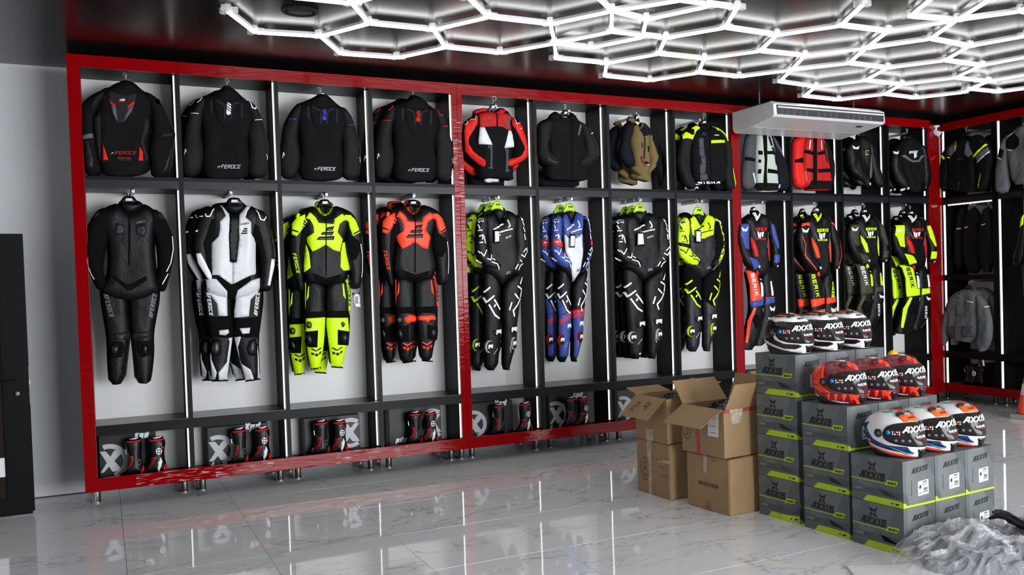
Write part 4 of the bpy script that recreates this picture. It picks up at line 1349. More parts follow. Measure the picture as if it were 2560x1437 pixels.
g.patch('pocket', 'jacket_red', to, '510,830 525,838 562,960 575,1000 560,985 515,890', off=.012)
g.stroke('pocket_zip', 'jacket_red', to, 9, '655,920 675,1010 640,1130', off=.012)
g.stroke('chest_zip', 'stretch_black', to, 11, '515,625 525,700')
g.stroke('chest_zip', 'stretch_black', to, 22, '625,680 628,755')
g.stroke('zipper', 'textile_charcoal', to, 20, '566,540 556,870')
g.patch('pocket_flap', 'navy_black', to, '565,910 630,925 630,965 570,950', off=.007)
g.stroke('flap_tag', 'logo_white', to, 11, '602,960 632,968', off=.011)
g.stroke('arm_tag', 'logo_white', sr, 12, '742,510 745,528')
behind(g, -.06, .16, 'khaki and navy jacket half hidden behind the front khaki one', -.02)
hanger('black hanger with white label in the front khaki jacket', C, (505, 172), 55, 110, YJ - .06, 'black_plastic', (502, 125), label_plate=True)
hanger('black hanger of the khaki jacket that hangs behind', C, (395, 195), 50, 100, YJ + .1, 'black_plastic', (410, 155), label_plate=True)

# ---------------------------------------------------------------- bay 8: black jacket with yellow shoulders
C = (1670, 270, 6.2475)
g = Garment('riding_jacket', 'black jacket with fluorescent yellow shoulders and chest bar, front one of its bay', 'jacket', C, YJ, seed=52, noise_amp=.016)
to = g.piece('torso', 'textile_black', '420,290 350,480 330,700 360,1000 400,1150 560,1190 740,1180 860,1150 880,900 860,650 860,500 760,350 680,280 600,330 500,330', 0, TJ, hem=.06)
sl = g.piece('sleeve', 'textile_softblack', '430,265 340,300 240,360 200,450 190,560 140,760 140,860 200,1100 280,1250 400,1270 420,1200 350,1050 320,900 320,700 350,500 420,350 490,335', -.03, .06)
sr = g.piece('sleeve', 'textile_softblack', '690,285 800,340 870,410 920,520 970,600 980,800 1000,1000 1035,1250 930,1310 880,1200 860,1000 880,700 860,520 760,360', -.03, .06)
co_ = g.piece('collar', 'textile_black', '500,200 600,200 650,270 690,290 640,350 560,360 490,340 460,280', -.05, .04)
g.patch('shoulder_panel', 'fluo_yellow', sl, '430,268 488,333 425,350 385,420 350,505 250,480 198,490 202,420 260,370 350,310')
g.patch('shoulder_patch', 'stretch_black', sl, '245,370 320,330 360,350 355,430 310,430 270,400', off=.007)
g.patch('shoulder_panel', 'fluo_yellow', sr, '690,290 798,342 868,412 912,518 885,525 850,440 780,362 690,345')
g.patch('outer_panel', 'fluo_yellow', sr, '985,930 1030,1238 1005,1230 985,1080')
g.patch('chest_bar', 'fluo_yellow', to, '603,520 828,512 830,555 605,568')
g.stroke('chest_tag', 'logo_white', to, 12, '655,442 725,442')
g.stroke('chest_ring', 'logo_grey', to, 4, '460,420 485,395 510,420 485,445 460,420')
g.patch('chevron', 'slate_textile', to, '412,490 480,485 488,635 458,660 415,630', '412,650 495,640 500,760 465,790 420,750', '440,765 510,770 515,870 470,910 445,870', '430,890 515,890 510,1010 480,1050 435,1030', '435,1040 520,1035 545,1110 520,1140 445,1150')
g.text('lettering', 'logo_white', to, 'RICHA', (405, 1200), (735, 1195), 34, .35, -.3)
g.stroke('zipper', 'stretch_black', to, 12, '585,360 590,1170')
behind(g, -.05, .13, 'black and yellow jacket directly behind the front one with the chest bar')
behind(g, -.10, .25, 'rearmost black and yellow jacket beside the third red post', -.03)
hanger('black hanger with white label in the black and yellow jacket', C, (555, 188), 70, 95, YJ - .1, 'black_plastic', (560, 80), label_plate=True)

# ================================================================== JACKETS, BAYS 9 TO 12
C = (1820, 240, 4.923)
g = Garment('riding_jacket', 'pale sage and slate jacket with black straps below the air conditioner', 'jacket', C, YJ, seed=55, noise_amp=.01)
to = g.piece('torso', 'pale_sage', '330,440 380,400 450,400 490,450 540,620 570,850 590,1060 590,1170 430,1180 320,1170 320,700 320,560', 0, TJ, hem=.05)
sl = g.piece('sleeve', 'slate_textile', '330,420 230,460 200,560 175,850 165,1000 180,1160 320,1150 300,900 320,700 325,540', -.03, .06)
sr = g.piece('sleeve', 'navy_black', '480,440 560,520 640,680 720,900 740,1150 620,1190 590,1060 570,850 530,650', -.03, .06)
g.patch('zip_panel', 'stretch_black', to, '365,470 415,470 415,800 420,1130 380,1140 385,800', off=.006)
g.patch('strap', 'stretch_black', to, '330,680 365,690 365,735 330,730', '420,690 510,690 520,730 420,730', '330,790 350,795 350,830 330,830', '330,910 355,910 350,965 325,960', '430,905 560,925 565,970 430,955')
g.patch('hem_panel', 'textile_black', to, '322,1075 588,1085 588,1170 430,1178 322,1168')
g.patch('arm_band', 'stretch_black', sl, '182,755 312,780 300,820 180,800')
g.stroke('sleeve_strip', 'reflective_white', sl, 16, '265,960 290,1075')
g.stroke('chest_mark', 'leather_black', to, 24, '445,520 475,620', '485,650 510,740', '520,760 545,850')
g.patch('shoulder_panel', 'slate_textile', sr, '500,470 560,525 640,690 630,740 560,640')
g.patch('size_label', 'paper_white', sr, '590,1090 608,1095 608,1140 588,1135')
hanger('black hanger of the sage and slate jacket', C, (415, 350), 70, 70, YJ - .05, 'black_plastic', (415, 285))
g = Garment('riding_jacket', 'red and black jacket with black straps below the air conditioner', 'jacket', C, YJ, seed=57, noise_amp=.01)
to = g.piece('torso', 'jacket_red', '920,480 980,450 1080,450 1150,500 1200,700 1240,900 1250,1050 1240,1160 1000,1160 920,1150 890,900 890,700', 0, TJ, hem=.05)
sl = g.piece('sleeve', 'bright_red', '930,470 830,500 795,560 785,650 785,800 790,1070 870,1160 960,1100 900,850 900,700 920,560', -.03, .06)
sr = g.piece('sleeve', 'textile_black', '1130,490 1200,560 1280,780 1290,1000 1260,1170 1220,900 1180,700', -.03, .06)
g.patch('hem_panel', 'textile_black', to, '960,1050 1248,1055 1238,1158 1000,1158 930,1150')
g.patch('arm_band', 'stretch_black', sl, '788,790 895,760 898,830 790,825')
g.patch('zip_panel', 'stretch_black', to, '985,520 1030,520 1030,1100 985,1100', off=.006)
g.patch('strap', 'stretch_black', to, '900,670 990,700 985,740 902,715', '1040,705 1140,680 1145,725 1040,740', '915,895 990,910 990,955 920,935', '1040,910 1210,900 1210,945 1045,955')
g.stroke('reflective_bar', 'reflective_white', to, 10, '950,560 940,660', '1080,560 1090,665')
g.stroke('sleeve_strip', 'reflective_white', sl, 16, '905,940 930,1050')
g.stroke('chest_mark', 'textile_charcoal', to, 20, '1120,600 1160,820')
hanger('black hanger of the red and black jacket under the air conditioner', C, (1030, 400), 70, 70, YJ - .05, 'black_plastic', (1030, 320))
g = Garment('riding_jacket', 'black leather jacket with white eye emblem and silver side panel', 'jacket', C, YJ, seed=59, noise_amp=.016)
to = g.piece('torso', 'leather_black', '1600,480 1560,560 1480,620 1480,900 1500,950 1560,1100 1700,1100 1740,1000 1740,800 1740,600 1700,520 1640,480', 0, TJ, hem=.05)
sl = g.piece('sleeve', 'leather_black', '1560,520 1470,580 1440,700 1480,900 1550,1000 1650,1080 1700,1150 1740,1080 1700,950 1620,850 1600,620', -.05, .06)
sr = g.piece('sleeve', 'leather_black', '1680,520 1760,580 1800,700 1850,900 1900,1080 1880,1140 1820,1120 1760,950 1720,750', -.04, .06)
g.patch('eye_emblem', 'reflective_white', sl, '1485,612 1520,640 1540,640 1580,615 1562,660 1540,666 1528,655 1512,665 1495,655')
g.patch('side_panel', 'textile_grey', to, '1690,740 1720,800 1725,1000 1680,1030 1690,860')
g.patch('chest_label', 'logo_dark', to, '1610,670 1665,675 1660,750 1620,745', off=.006)
g.stroke('label_print', 'gold', to, 8, '1620,685 1655,688', '1622,735 1652,738', off=.011)
g.patch('cuff_emblem', 'reflective_white', sl, '1690,1075 1735,1078 1725,1100 1700,1105')
g.stroke('silver_edge', 'reflective_white', sr, 6, '1780,640 1840,850 1870,980')
behind(g, -.06, .15, 'black leather jacket half hidden behind the one with the silver panel')
hanger('black hanger of the black leather jacket with the eye emblem', C, (1630, 440), 70, 70, YJ - .05, 'black_plastic', (1630, 350))
g = Garment('riding_jacket', 'black jacket with grey chest vee and white lettering, nearest the corner post', 'jacket', C, YJ, seed=61, noise_amp=.016)
to = g.piece('torso', 'textile_black', '2150,520 2100,600 2090,800 2130,1000 2200,1180 2330,1180 2400,1000 2390,750 2380,620 2300,550 2230,500', 0, TJ, hem=.05)
sl = g.piece('sleeve', 'leather_black', '2140,550 2060,600 2000,700 2000,900 2060,1050 2140,1160 2200,1180 2200,1100 2120,900 2100,700', -.04, .06)
sr = g.piece('sleeve', 'leather_black', '2330,560 2400,620 2440,750 2470,900 2480,1050 2440,1160 2380,1180 2400,1000 2380,800', -.04, .06)
g.stroke('chest_vee', 'textile_grey', to, 26, '2105,745 2150,790 2200,815 2280,810 2322,750', off=.008)
g.patch('swing_tag', 'paper_white', to, '2205,705 2240,700 2255,760 2215,780', off=.012)
g.text('lettering', 'logo_white', to, 'BERIK', (2155, 722), (2262, 712), 30, .2, off=.008)
g.patch('eye_emblem', 'reflective_white', sl, '2008,680 2030,700 2060,676 2042,720 2025,724 2008,715')
g.patch('cuff_emblem', 'reflective_white', sl, '2120,1145 2145,1140 2150,1165 2128,1172', '2160,1130 2195,1128 2190,1152 2165,1156')
behind(g, -.06, .15, 'black jacket half hidden behind the one with the grey chest vee')
hanger('black hanger of the jacket nearest the corner post', C, (2200, 470), 70, 70, YJ - .05, 'black_plastic', (2200, 400))


# ================================================================== SUITS, BAYS 9 TO 12
def suit_k(label, C, T, base, arm, leg, acc, txt, bars, seed, group, txt_leg='logo_dark', plain=False):
    g = Garment('race_suit', label, 'race suit', C, YG + .03, group=group, T=T, seed=seed)
    ll = g.piece('leg', base, '605,660 720,640 790,760 800,960 780,1150 720,1330 600,1340 560,1310 600,1200 640,1080 660,980 640,800', 0, .06)
    rl = g.piece('leg', base, '760,720 850,640 880,760 915,930 910,1080 870,1200 830,1270 790,1280 740,1310 700,1280 740,1200 800,960', 0, .06)
    to = g.piece('torso', base, '660,195 640,215 560,260 640,330 630,480 660,540 640,650 700,700 760,730 830,700 850,620 850,480 840,350 870,280 840,215 760,190 720,265', -.02, .08)
    co_ = g.piece('collar', 'stretch_black', '665,190 690,165 750,165 775,190 765,230 725,268 690,240', -.045, .04)
    sl = g.piece('sleeve', base, '640,240 560,280 540,340 540,450 580,560 640,650 720,690 770,650 740,580 660,520 640,420 650,320', -.06, .055)
    sr = g.piece('sleeve', base, '840,220 890,270 930,370 960,490 955,610 930,660 890,650 890,600 900,500 860,400 850,300', -.05, .055)
    if arm != base:
        g.patch('arm_panel', arm, sl, '560,285 640,285 648,400 640,500 592,490 560,400 545,380', '630,560 725,580 762,640 730,655 690,670')
        g.patch('arm_panel', arm, sr, '857,295 895,280 953,480 930,495 880,400', '900,540 955,540 948,610 893,610')
    if leg != base:
        g.patch('thigh_panel', leg, ll, '612,670 700,655 740,830 752,900 797,895 797,960 663,978 648,800')
        g.patch('thigh_panel', leg, rl, '806,900 908,892 912,935 802,960')
        g.stroke('shin_stripe', leg, ll, 22, '690,990 645,1095 605,1270')
    g.patch('side_panel', acc, to, '642,390 700,480 720,560 690,560 650,460', '822,400 838,430 845,600 825,590 810,500', '700,660 735,700 740,725 712,705')
    g.patch('thigh_bar', bars, ll, '745,770 780,780 790,890 755,895', '742,740 765,750 766,758 743,748', off=.007)
    g.patch('thigh_bar', bars, rl, '848,765 872,760 886,880 860,888', off=.007)
    g.stroke('chest_line', 'textile_grey', to, 10, '815,355 800,480', '668,360 690,410')
    g.patch('chest_emblem', 'logo_white', to, '700,350 716,350 722,405 710,400', '722,362 740,355 736,410 724,408', '745,355 766,350 756,398 745,390', off=.007)
    g.text('lettering', txt, to, 'BERIK', (682, 346), (795, 343), 27, .26, .1)
    g.text('lettering', txt, to, 'RACING', (692, 420), (782, 418), 14, .3, .1)
    g.text('collar_lettering', 'reflective_white' if not plain else txt, co_, 'BERIK', (676, 194), (722, 262), 24, .34)
    g.text('collar_lettering', 'reflective_white' if not plain else txt, co_, 'BERIK', (728, 262), (772, 194), 24, .34)
    g.text('leg_lettering', txt_leg, ll, 'BERIK', (642, 700), (690, 888), 34, .22, .1, off=.009)
    g.text('shin_lettering', 'logo_white', rl, 'BERIK', (822, 1066), (822, 1188), 20, .24, .1)
    if plain:
        g.text('leg_lettering', txt, rl, 'BERIK', (868, 890), (880, 760), 30, .22, .1)
        g.patch('knee_panel', acc, ll, '655,905 795,890 797,935 663,975', '690,1000 780,985 790,1020 740,1035')
        g.patch('knee_panel', acc, rl, '803,892 908,880 912,925 803,945', '830,985 900,975 890,1010 850,1025')
        g.patch('shoulder_panel', acc, sl, '558,300 575,270 620,262 645,280 640,300 600,285')
        g.patch('shoulder_panel', acc, sr, '846,262 880,262 905,300 880,290')
        g.stroke('sleeve_piping', acc, sl, 7, '560,385 590,450 590,540 660,620 700,660')
        g.stroke('sleeve_piping', acc, sr, 7, '930,380 945,470 945,550 920,620')
        g.stroke('sleeve_shine', 'textile_grey', sl, 9, '600,560 680,640')
    for L_, p in ((sl, '556,308 580,330 596,328 622,306 606,346 588,352 580,342 570,350 560,338'), (ll, '780,985 790,998 800,995 815,980 810,1028 798,1030 790,1022'), (rl, '838,972 865,990 880,988 912,966 896,1010 880,1014 870,1004 858,1014 845,1004')):
        g.patch('eye_emblem', 'reflective_white', L_, p, off=.008)
    g.patch('cuff_emblem', 'reflective_white', sl, '728,630 745,638 762,628 755,652 738,655', off=.006)
    g.patch('cuff_emblem', 'reflective_white', sr, '918,632 938,630 932,648 922,648', off=.006)
    g.piece('knee_slider', 'stretch_black', ell(735, 1100, 48, 68), -.045, .035, 0)
    return g


C12 = (2090, 490, 3.885)
g = suit_k('black race suit with fluorescent yellow sleeves and thighs, nearest the corner post', C12, lambda p: p, 'leather_black', 'fluo_yellow', 'fluo_yellow', 'bright_red', 'bright_red', 'logo_white', 71, 'yellow and black race suits by the corner')
behind(g, -.05, .16, 'yellow and black race suit half hidden behind the one nearest the corner post', -.02)
hanger('black hanger of the race suit nearest the corner post', C12, (722, 140), 45, 52, YG - .1, 'black_plastic', (715, 92), 'BERIK')
hanger('black hanger of the suit behind the one nearest the corner post', C12, (645, 138), 45, 52, YG + .1, 'black_plastic', (655, 100), 'BERIK')
g = suit_k('olive and black race suit with fluorescent yellow accents', C12, aff(.917, -388, .98, 0), 'leather_black', 'olive', 'olive', 'fluo_yellow', 'fluo_yellow', 'fluo_yellow', 74, 'olive race suits', 'logo_white')
behind(g, -.05, .16, 'olive race suit half hidden behind the front olive one')
hanger('black hanger of the front olive race suit', C12, (270, 125), 45, 52, YG - .1, 'black_plastic', (272, 80), 'BERIK')
hanger('black hanger of the olive suit that hangs behind', C12, (180, 130), 45, 52, YG + .1, 'black_plastic', (185, 95), 'BERIK')
C9 = (1820, 490, 4.227)
g = suit_k('black race suit with blue sleeves and red thighs, right of the third red post', C9, aff(1.03, -462, 1.26, -62), 'leather_black', 'suit_blue', 'fluo_red', 'bright_red', 'bright_red', 'reflective_white', 77, None, 'logo_white')
g.patch('knee_band', 'suit_blue', 0, '652,935 797,905 797,960 663,985', off=.008)
g.patch('knee_band', 'suit_blue', 1, '803,905 910,898 912,940 802,955', off=.008)
hanger('black hanger of the blue sleeved suit right of the third red post', C9, (268, 115), 45, 60, YG - .1, 'black_plastic', (272, 75), 'BERIK')
g = suit_k('black race suit with red piping and lime lettering, behind the white helmets', C9, aff(1.06, 160, 1.26, -50), 'leather_black', 'leather_black', 'leather_black', 'fluo_red', 'fluo_yellow', 'textile_charcoal', 80, None, 'fluo_yellow', True)
hanger('black hanger of the red piped suit behind the white helmets', C9, (928, 120), 50, 60, YG - .1, 'gunmetal', (930, 72), 'BERIK')
behind(g, -.05, .16, 'red piped race suit half hidden behind the one with lime lettering')
hanger('black hanger of the half hidden red piped suit', C9, (785, 132), 45, 60, YG + .1, 'black_plastic', (795, 95), 'BERIK')

# ================================================================== RIGHT WALL GARMENTS
C = (2320, 260, 5.525)
XG = XR + .0
g = Garment('riding_jacket', 'black jacket with grey yoke and fluorescent yellow sleeve bands on the right wall', 'jacket', C, XG, 'x', seed=84, noise_amp=.016)
to = g.piece('torso', 'textile_black', '470,470 400,520 290,600 300,720 310,900 290,1170 400,1200 600,1210 690,1190 700,1000 690,830 700,600 600,500 540,440', 0, TJ, hem=.05)
sl = g.piece('sleeve', 'textile_black', '430,490 320,540 250,620 210,700 185,900 190,1200 290,1210 310,900 300,700', -.03, .055)
sr = g.piece('sleeve', 'textile_black', '620,440 700,420 800,480 880,590 890,800 860,1000 810,1200 700,1210 700,950 640,720 600,560', -.03, .055)
g.patch('yoke', 'textile_grey', to, '300,605 440,515 470,545 460,640 380,720 310,700', '590,515 690,565 690,680 620,740 560,690')
g.stroke('yoke_trim', 'logo_grey', to, 12, '300,605 438,515', '595,518 690,565', off=.01)
g.patch('arm_panel', 'textile_grey', sr, '690,725 855,590 885,650 730,805')
g.stroke('arm_band', 'fluo_yellow', sr, 26, '640,745 690,712 845,562', off=.009)
g.stroke('arm_band', 'logo_white', sr, 12, '732,808 882,662', off=.009)
g.stroke('arm_band', 'fluo_yellow', sl, 28, '225,705 265,755', off=.009)
g.stroke('chest_tab', 'fluo_yellow', to, 18, '315,737 368,744')
g.stroke('chest_tab', 'fluo_yellow', to, 13, '455,575 455,650', off=.01)
g.stroke('seam', 'textile_grey', to, 8, '307,880 298,1165')
g.stroke('seam', 'textile_grey', to, 13, '495,1080 495,1180')
g.patch('chest_label', 'textile_charcoal', to, '465,755 545,740 545,780 460,780')
g.text('lettering', 'fluo_yellow', sr, 'FEROCE', (742, 1165), (782, 965), 10, .2)
hanger('black hanger of the grey yoked jacket on the right wall', C, (530, 390), 75, 70, XG - .07, 'black_plastic', (530, 305), axis='x')
behind(g, .17, -.05, 'black and grey jacket half hidden behind its twin on the right wall')
g = Garment('riding_jacket', 'grey jacket with black chest patch at the right picture edge', 'jacket', C, XG, 'x', seed=86, noise_amp=.016)
to = g.piece('torso', 'textile_grey', '1180,400 1100,520 1130,640 1140,800 1200,1110 1326,1100 1560,1080 1580,560 1500,380 1400,300 1290,290', 0, TJ, hem=.05)
sl = g.piece('sleeve', 'textile_grey', '1200,380 1060,450 1030,560 980,760 950,950 960,1200 1010,1240 1130,1200 1110,900 1120,640 1110,520', -.03, .055)
g.piece('sleeve', 'textile_grey', '1480,380 1580,450 1640,700 1650,1150 1560,1180 1530,800', -.03, .055)
g.patch('chest_patch', 'stretch_black', to, '1120,525 1260,400 1326,480 1326,570 1260,630 1125,615')
g.patch('side_panel', 'stretch_black', to, '1140,790 1180,810 1205,1105 1195,1090')
g.patch('elbow_patch', 'stretch_black', sl, '1010,600 1090,640 1060,750 985,715')
g.stroke('piping', 'logo_white', to, 13, '1118,510 1250,392', off=.009)
g.stroke('piping', 'logo_white', to, 10, '1140,632 1225,645')
g.stroke('cuff_line', 'logo_white', sl, 12, '1000,735 1055,770')
C = (2320, 480, 2.661)
for k, (p, fl, lb) in enumerate((('225,100 250,105 275,160 262,250 250,380 245,510 190,510 185,300 210,160', '220,246 246,241', 'farthest'), ('285,115 310,100 330,120 365,180 350,330 360,420 350,540 270,540 245,350 260,180', '266,238 294,232', 'middle'), ('370,120 400,95 430,130 445,330 490,470 515,490 500,500 430,470 420,530 365,530 355,350 355,250', '384,220 410,212', 'nearest'))):
    g = Garment('riding_jacket', 'plain black jacket hung sideways on the right wall, %s of three' % lb, 'jacket', C, XG + .18 - .05 * k, 'x', seed=90 + k, noise_amp=.01)
    i = g.piece('torso', 'textile_black', p, 0, .07, hem=.03)
    q = PP(fl)
    for j, mm in enumerate(('flag_green', 'logo_white', 'jacket_red')):
        g.stroke('flag_patch', mm, i, 4, q + np.array([0, 4 * j - 4]))
    x0, x1 = PP(p)[:, 0].min(), PP(p)[:, 0].max()
    hx = (240, 313, 402)[k]
    hanger('black hanger of the %s sideways black jacket' % lb, C, (hx, 96), 12, 26, XG + .18 - .05 * k, 'black_plastic', (hx + 2, 66), axis='x')
g = Garment('riding_jacket', 'slate grey four-pocket jacket on the right wall above the black boots', 'jacket', C, XG, 'x', seed=95, noise_amp=.016)
to = g.piece('torso', 'textile_grey', '250,640 170,680 130,760 150,880 140,970 240,985 330,1000 350,880 340,760 360,680 310,640', 0, TJ, hem=.05)
sl = g.piece('sleeve', 'textile_grey', '185,660 120,770 70,1010 125,1020 150,880 165,765', -.03, .055, hem=.03)
sr = g.piece('sleeve', 'textile_grey', '325,655 400,750 430,880 420,1000 380,1060 330,1050 345,900 340,750', -.03, .055, hem=.03)
g.patch('pocket', 'slate_textile', to, '145,895 228,892 230,968 145,962', '262,890 335,888 332,962 262,966', off=.008)
g.patch('chest_zip', 'logo_dark', to, '228,725 232,725 232,820 228,820', '286,730 290,730 285,825 281,825', off=.006)
for yy in (675, 700, 742, 818, 900):
    g.patch('button', 'logo_dark', to, ell(248, yy, 4, 4, 8), off=.009)
g.stroke('chest_print', 'logo_white', to, 5, '297,725 333,731')
for j, mm in enumerate(('flag_green', 'logo_white', 'jacket_red')):
    g.stroke('flag_patch', mm, sr, 5, PP('392,758 412,756') + np.array([0, 5 * j]))
hanger('black hanger of the slate grey four-pocket jacket', C, (272, 618), 32, 40, XG - .05, 'black_plastic', (275, 592), axis='x')
behind(g, .14, -.06, 'slate grey jacket half hidden behind the four-pocket one')
g = Garment('race_suit', 'black and fluorescent yellow suit cut off by the right picture edge', 'race suit', C, XG, 'x', seed=97)
to = g.piece('torso', 'leather_black', '660,120 760,120 800,200 790,500 760,760 660,780 640,500 635,250', 0, .08)
sl = g.piece('sleeve', 'leather_black', '660,130 628,170 622,300 580,430 572,480 620,500 650,400 665,250', -.04, .055)
g.patch('arm_panel', 'fluo_yellow', sl, '655,140 630,180 626,240 652,215')
# ================================================================== HELMET BOXES
def zat(v, x, y):
    """height of the point above (x, y) that shows at picture row v"""
    d = np.array([x, y, 0.]) - CP
    k = (PY - v) / FP
    return (k * (d @ cf) - d @ cu) / (cu[2] - k * cf[2])


mat('box_grey', (.095, .108, .11), .5, bump=.03, bscale=200, var=.04, vscale=3)
mat('box_light', (.125, .138, .14), .5)
mat('box_dark', (.065, .075, .078), .5)
mat('box_lime', (.42, .56, .006), .45)
mat('box_ink', (.006, .006, .007), .5)
mat('box_print', (.26, .28, .28), .5)
mat('label_red', (.25, .01, .01), .5)
LB, WB, HB = .385, .272, .2645
TH = math.radians(4.4)


def flat(fn):
    return lambda q, off: np.array([fn(u, v, off) for u, v in np.asarray(q)])


def helmet_box(label, size, group, dent=False):
    t = thing('helmet_box', label, 'box', (0, 0, 0), TH, group)
    bm = bmesh.new()
    vs = [bm.verts.new(v) for v in boxv(0, WB, 0, LB, .0005, HB)]
    for f in BOXF:
        bm.faces.new([vs[i] for i in f])
    bmesh.ops.bevel(bm, geom=bm.edges[:], offset=.003, segments=2, affect='EDGES', profile=.5)
    if dent:
        bmesh.ops.subdivide_edges(bm, edges=bm.edges[:], cuts=4, use_grid_fill=True)
        for v in bm.verts:
            k = max(0, 1 - (v.co - Vector((0, .0, .05))).length / .17)
            v.co += Vector((.055, .03, 0)) * k * k
    me = bpy.data.meshes.new('carton')
    bm.to_mesh(me)
    bm.free()
    link('carton', me, t, 'box_grey')
    side = flat(lambda u, v, o: (-o, LB - u, v))       # long face, u from the far end to the near corner
    end = flat(lambda u, v, o: (u, -o, v))             # short face
    if dent:
        def side_(u, v, o):
            p = Vector((0, LB - u, v))
            k = max(0, 1 - (p - Vector((0, 0, .05))).length / .17)
            return (.055 * k * k - o - .002 * (k > 0), LB - u + .03 * k * k, v)
        side = flat(side_)

    def pt(n, m_, s, *polys, off=.0012):
        for p in polys:
            patch_mesh(n, PP(p), s, M(m_), t, off, .05, .001, False)
    pt('print_shard', 'box_light', side, '.0,.262 .075,.262 .055,.21 .02,.18 0,.2', '.14,.262 .33,.262 .28,.15 .19,.145 .15,.2', '.03,.14 .11,.13 .17,.1 .1,.055', off=.0006)
    pt('print_shard', 'box_dark', side, '.0,.085 .385,.085 .385,.05 0,.05', '.2,.10 .36,.05 .24,.055', off=.0009)
    pt('lime_band', 'box_lime', side, '.085,.001 .125,.038 .365,.038 .3845,.03 .3845,.001')
    pt('lime_line', 'box_lime', side, '0,.127 .26,.127 .255,.122 0,.122', '.252,.117 .272,.147 .352,.147 .335,.117', off=.0016)
    for s_, dx in ((-1, 0), (1, 0)):
        pass
    e = .155
    pt('emblem', 'box_ink', side, '.128,.235 .158,.224 .150,.209 .142,.217', '.195,.238 .176,.203 .168,.212 .165,.224', '.130,.18 .142,.205 .152,.203 .158,.192', '.192,.178 .166,.19 .172,.203 .18,.199', '.15,.222 .165,.222 .155,.205', '.16,.196 .172,.206 .17,.19', off=.0018)
    quads_mesh('lettering', letters('AXXIS', (.062, .134), (.247, .134), .044, .26, .35, .18, 0), side, M('box_ink'), t, .002)
    quads_mesh('lettering', letters('HELMETS', (.273, .124), (.335, .124), .014, .24, .3, .25, 0), side, M('box_ink'), t, .0026)
    quads_mesh('lettering', letters('COBRA', (.022, .062), (.085, .062), .017, .2, .1, .3, 0), side, M('box_print'), t, .002)
    pt('print_pill', 'box_ink', side, '.30,.012 .352,.012 .356,.017 .352,.022 .30,.022 .296,.017', off=.0018)
    quads_mesh('pill_print', [np.array([(.308, .019), (.33, .019), (.33, .015), (.308, .015)])], side, M('logo_white'), t, .0024)
    pt('print_shard', 'box_light', end, '.03,.262 .17,.262 .2,.16 .23,.05 .15,.02 .05,.0 .02,.12', off=.0006)
    pt('print_shard', 'box_dark', end, '.17,.262 .27,.262 .27,.15 .22,.22', '.0,.1 .05,.03 .0,.0', off=.0006)
    quads_mesh('print_stripe', [np.array([(.06 + .004 * k, .25 - .0075 * k), (.2 + .001 * k, .25 - .0075 * k), (.2 + .001 * k, .2475 - .0075 * k), (.06 + .004 * k, .2475 - .0075 * k)]) for k in range(26)], end, M('box_grey'), t, .001)
    t.children[-1]['kind'] = 'stuff'
    pt('lime_band', 'box_lime', end, '.001,.001 .271,.001 .271,.012 .03,.013 .012,.03 .001,.032')
    quads_mesh('lettering', letters('AXXIS', (.07, .185), (.205, .197), .030, .26, .35, .18, 0), end, M('box_ink'), t, .002)
    pt('paper_label', 'paper_white', end, '.125,.055 .215,.06 .215,.142 .125,.137', off=.0016)
    q = [np.array([(.168 + .005 * k, .098), (.170 + .005 * k + .001 * (k % 3), .098), (.170 + .005 * k + .001 * (k % 3), .083), (.168 + .005 * k, .083)]) for k in range(8)]
    q += [np.array([(.168, .078), (.207, .079), (.207, .074), (.168, .073)]), np.array([(.16, .118), (.205, .12), (.205, .117), (.16, .115)]), np.array([(.165, .11), (.2, .111), (.2, .109), (.165, .108)])]
    quads_mesh('barcode', q, end, M('box_ink'), t, .0022)
    t.children[-1]['kind'] = 'stuff'
    quads_mesh('lettering', letters('AXXIS', (.165, .126), (.197, .128), .008, .3, .35, .2, 0), end, M('box_ink'), t, .0022)
    quads_mesh('lettering', letters(size, (.133, .066), (.133 + .008 * len(size), .066), .009, .22, 0, .3, 0), end, M('box_ink'), t, .0022)
    pt('helmet_print', 'box_ink', end, '.133,.098 .14,.093 .152,.1 .15,.115 .138,.116', off=.0022)
    quads_mesh('hand_slot', [np.array([(.068, .15), (.071, .15), (.071, .07), (.068, .07)]), np.array([(.06, .072), (.071, .072), (.071, .068), (.06, .068)])], end, M('box_ink'), t, .0014)
    return t


A0, B0, C0 = np.array([4.083, -4.148]), np.array([4.068, -3.724]), np.array([4.047, -3.282])
SX = np.array([math.cos(TH), math.sin(TH)])
stacks = (('the white and orange helmets', A0, 2), ('the red helmets', B0, 3), ('the black and white helmets', C0, 4))
rows = (('leftmost', 'XXL'), ('middle', 'XL'), ('rightmost', 'L'))
lev = {2: ('bottom box', 'top box'), 3: ('bottom box', 'second box', 'top box'), 4: ('bottom box', 'second box up', 'third box up', 'top box')}
proto = {}
for under, org, n in stacks:
    for k, (pos, size) in enumerate(rows):
        for l in range(n):
            lab = 'grey helmet box, %s of the %s stack under %s' % (lev[n][l], pos, under)
            dent = under.startswith('the black') and k == 0 and l == 0
            if dent:
                o = helmet_box('grey printed helmet box with crushed corner, at the bottom of the leftmost stack', size, 'grey helmet boxes', True)
            elif size not in proto:
                o = proto[size] = helmet_box(lab, size, 'grey helmet boxes')
            else:
                o = dup(proto[size], (0, 0, 0), None, lab)
            j = random.uniform(-.006, .006)
            p = org + SX * (k * (WB + .004) + (j if l else 0))
            o.location = (p[0], p[1] + (j * .5 if l else 0), l * (HB + .0006) * (1.03 if n == 4 else 1.01) + .0005)
            if n == 4:
                o.scale = (1, 1, 1.029)
            else:
                o.scale = (1, 1, 1.009)

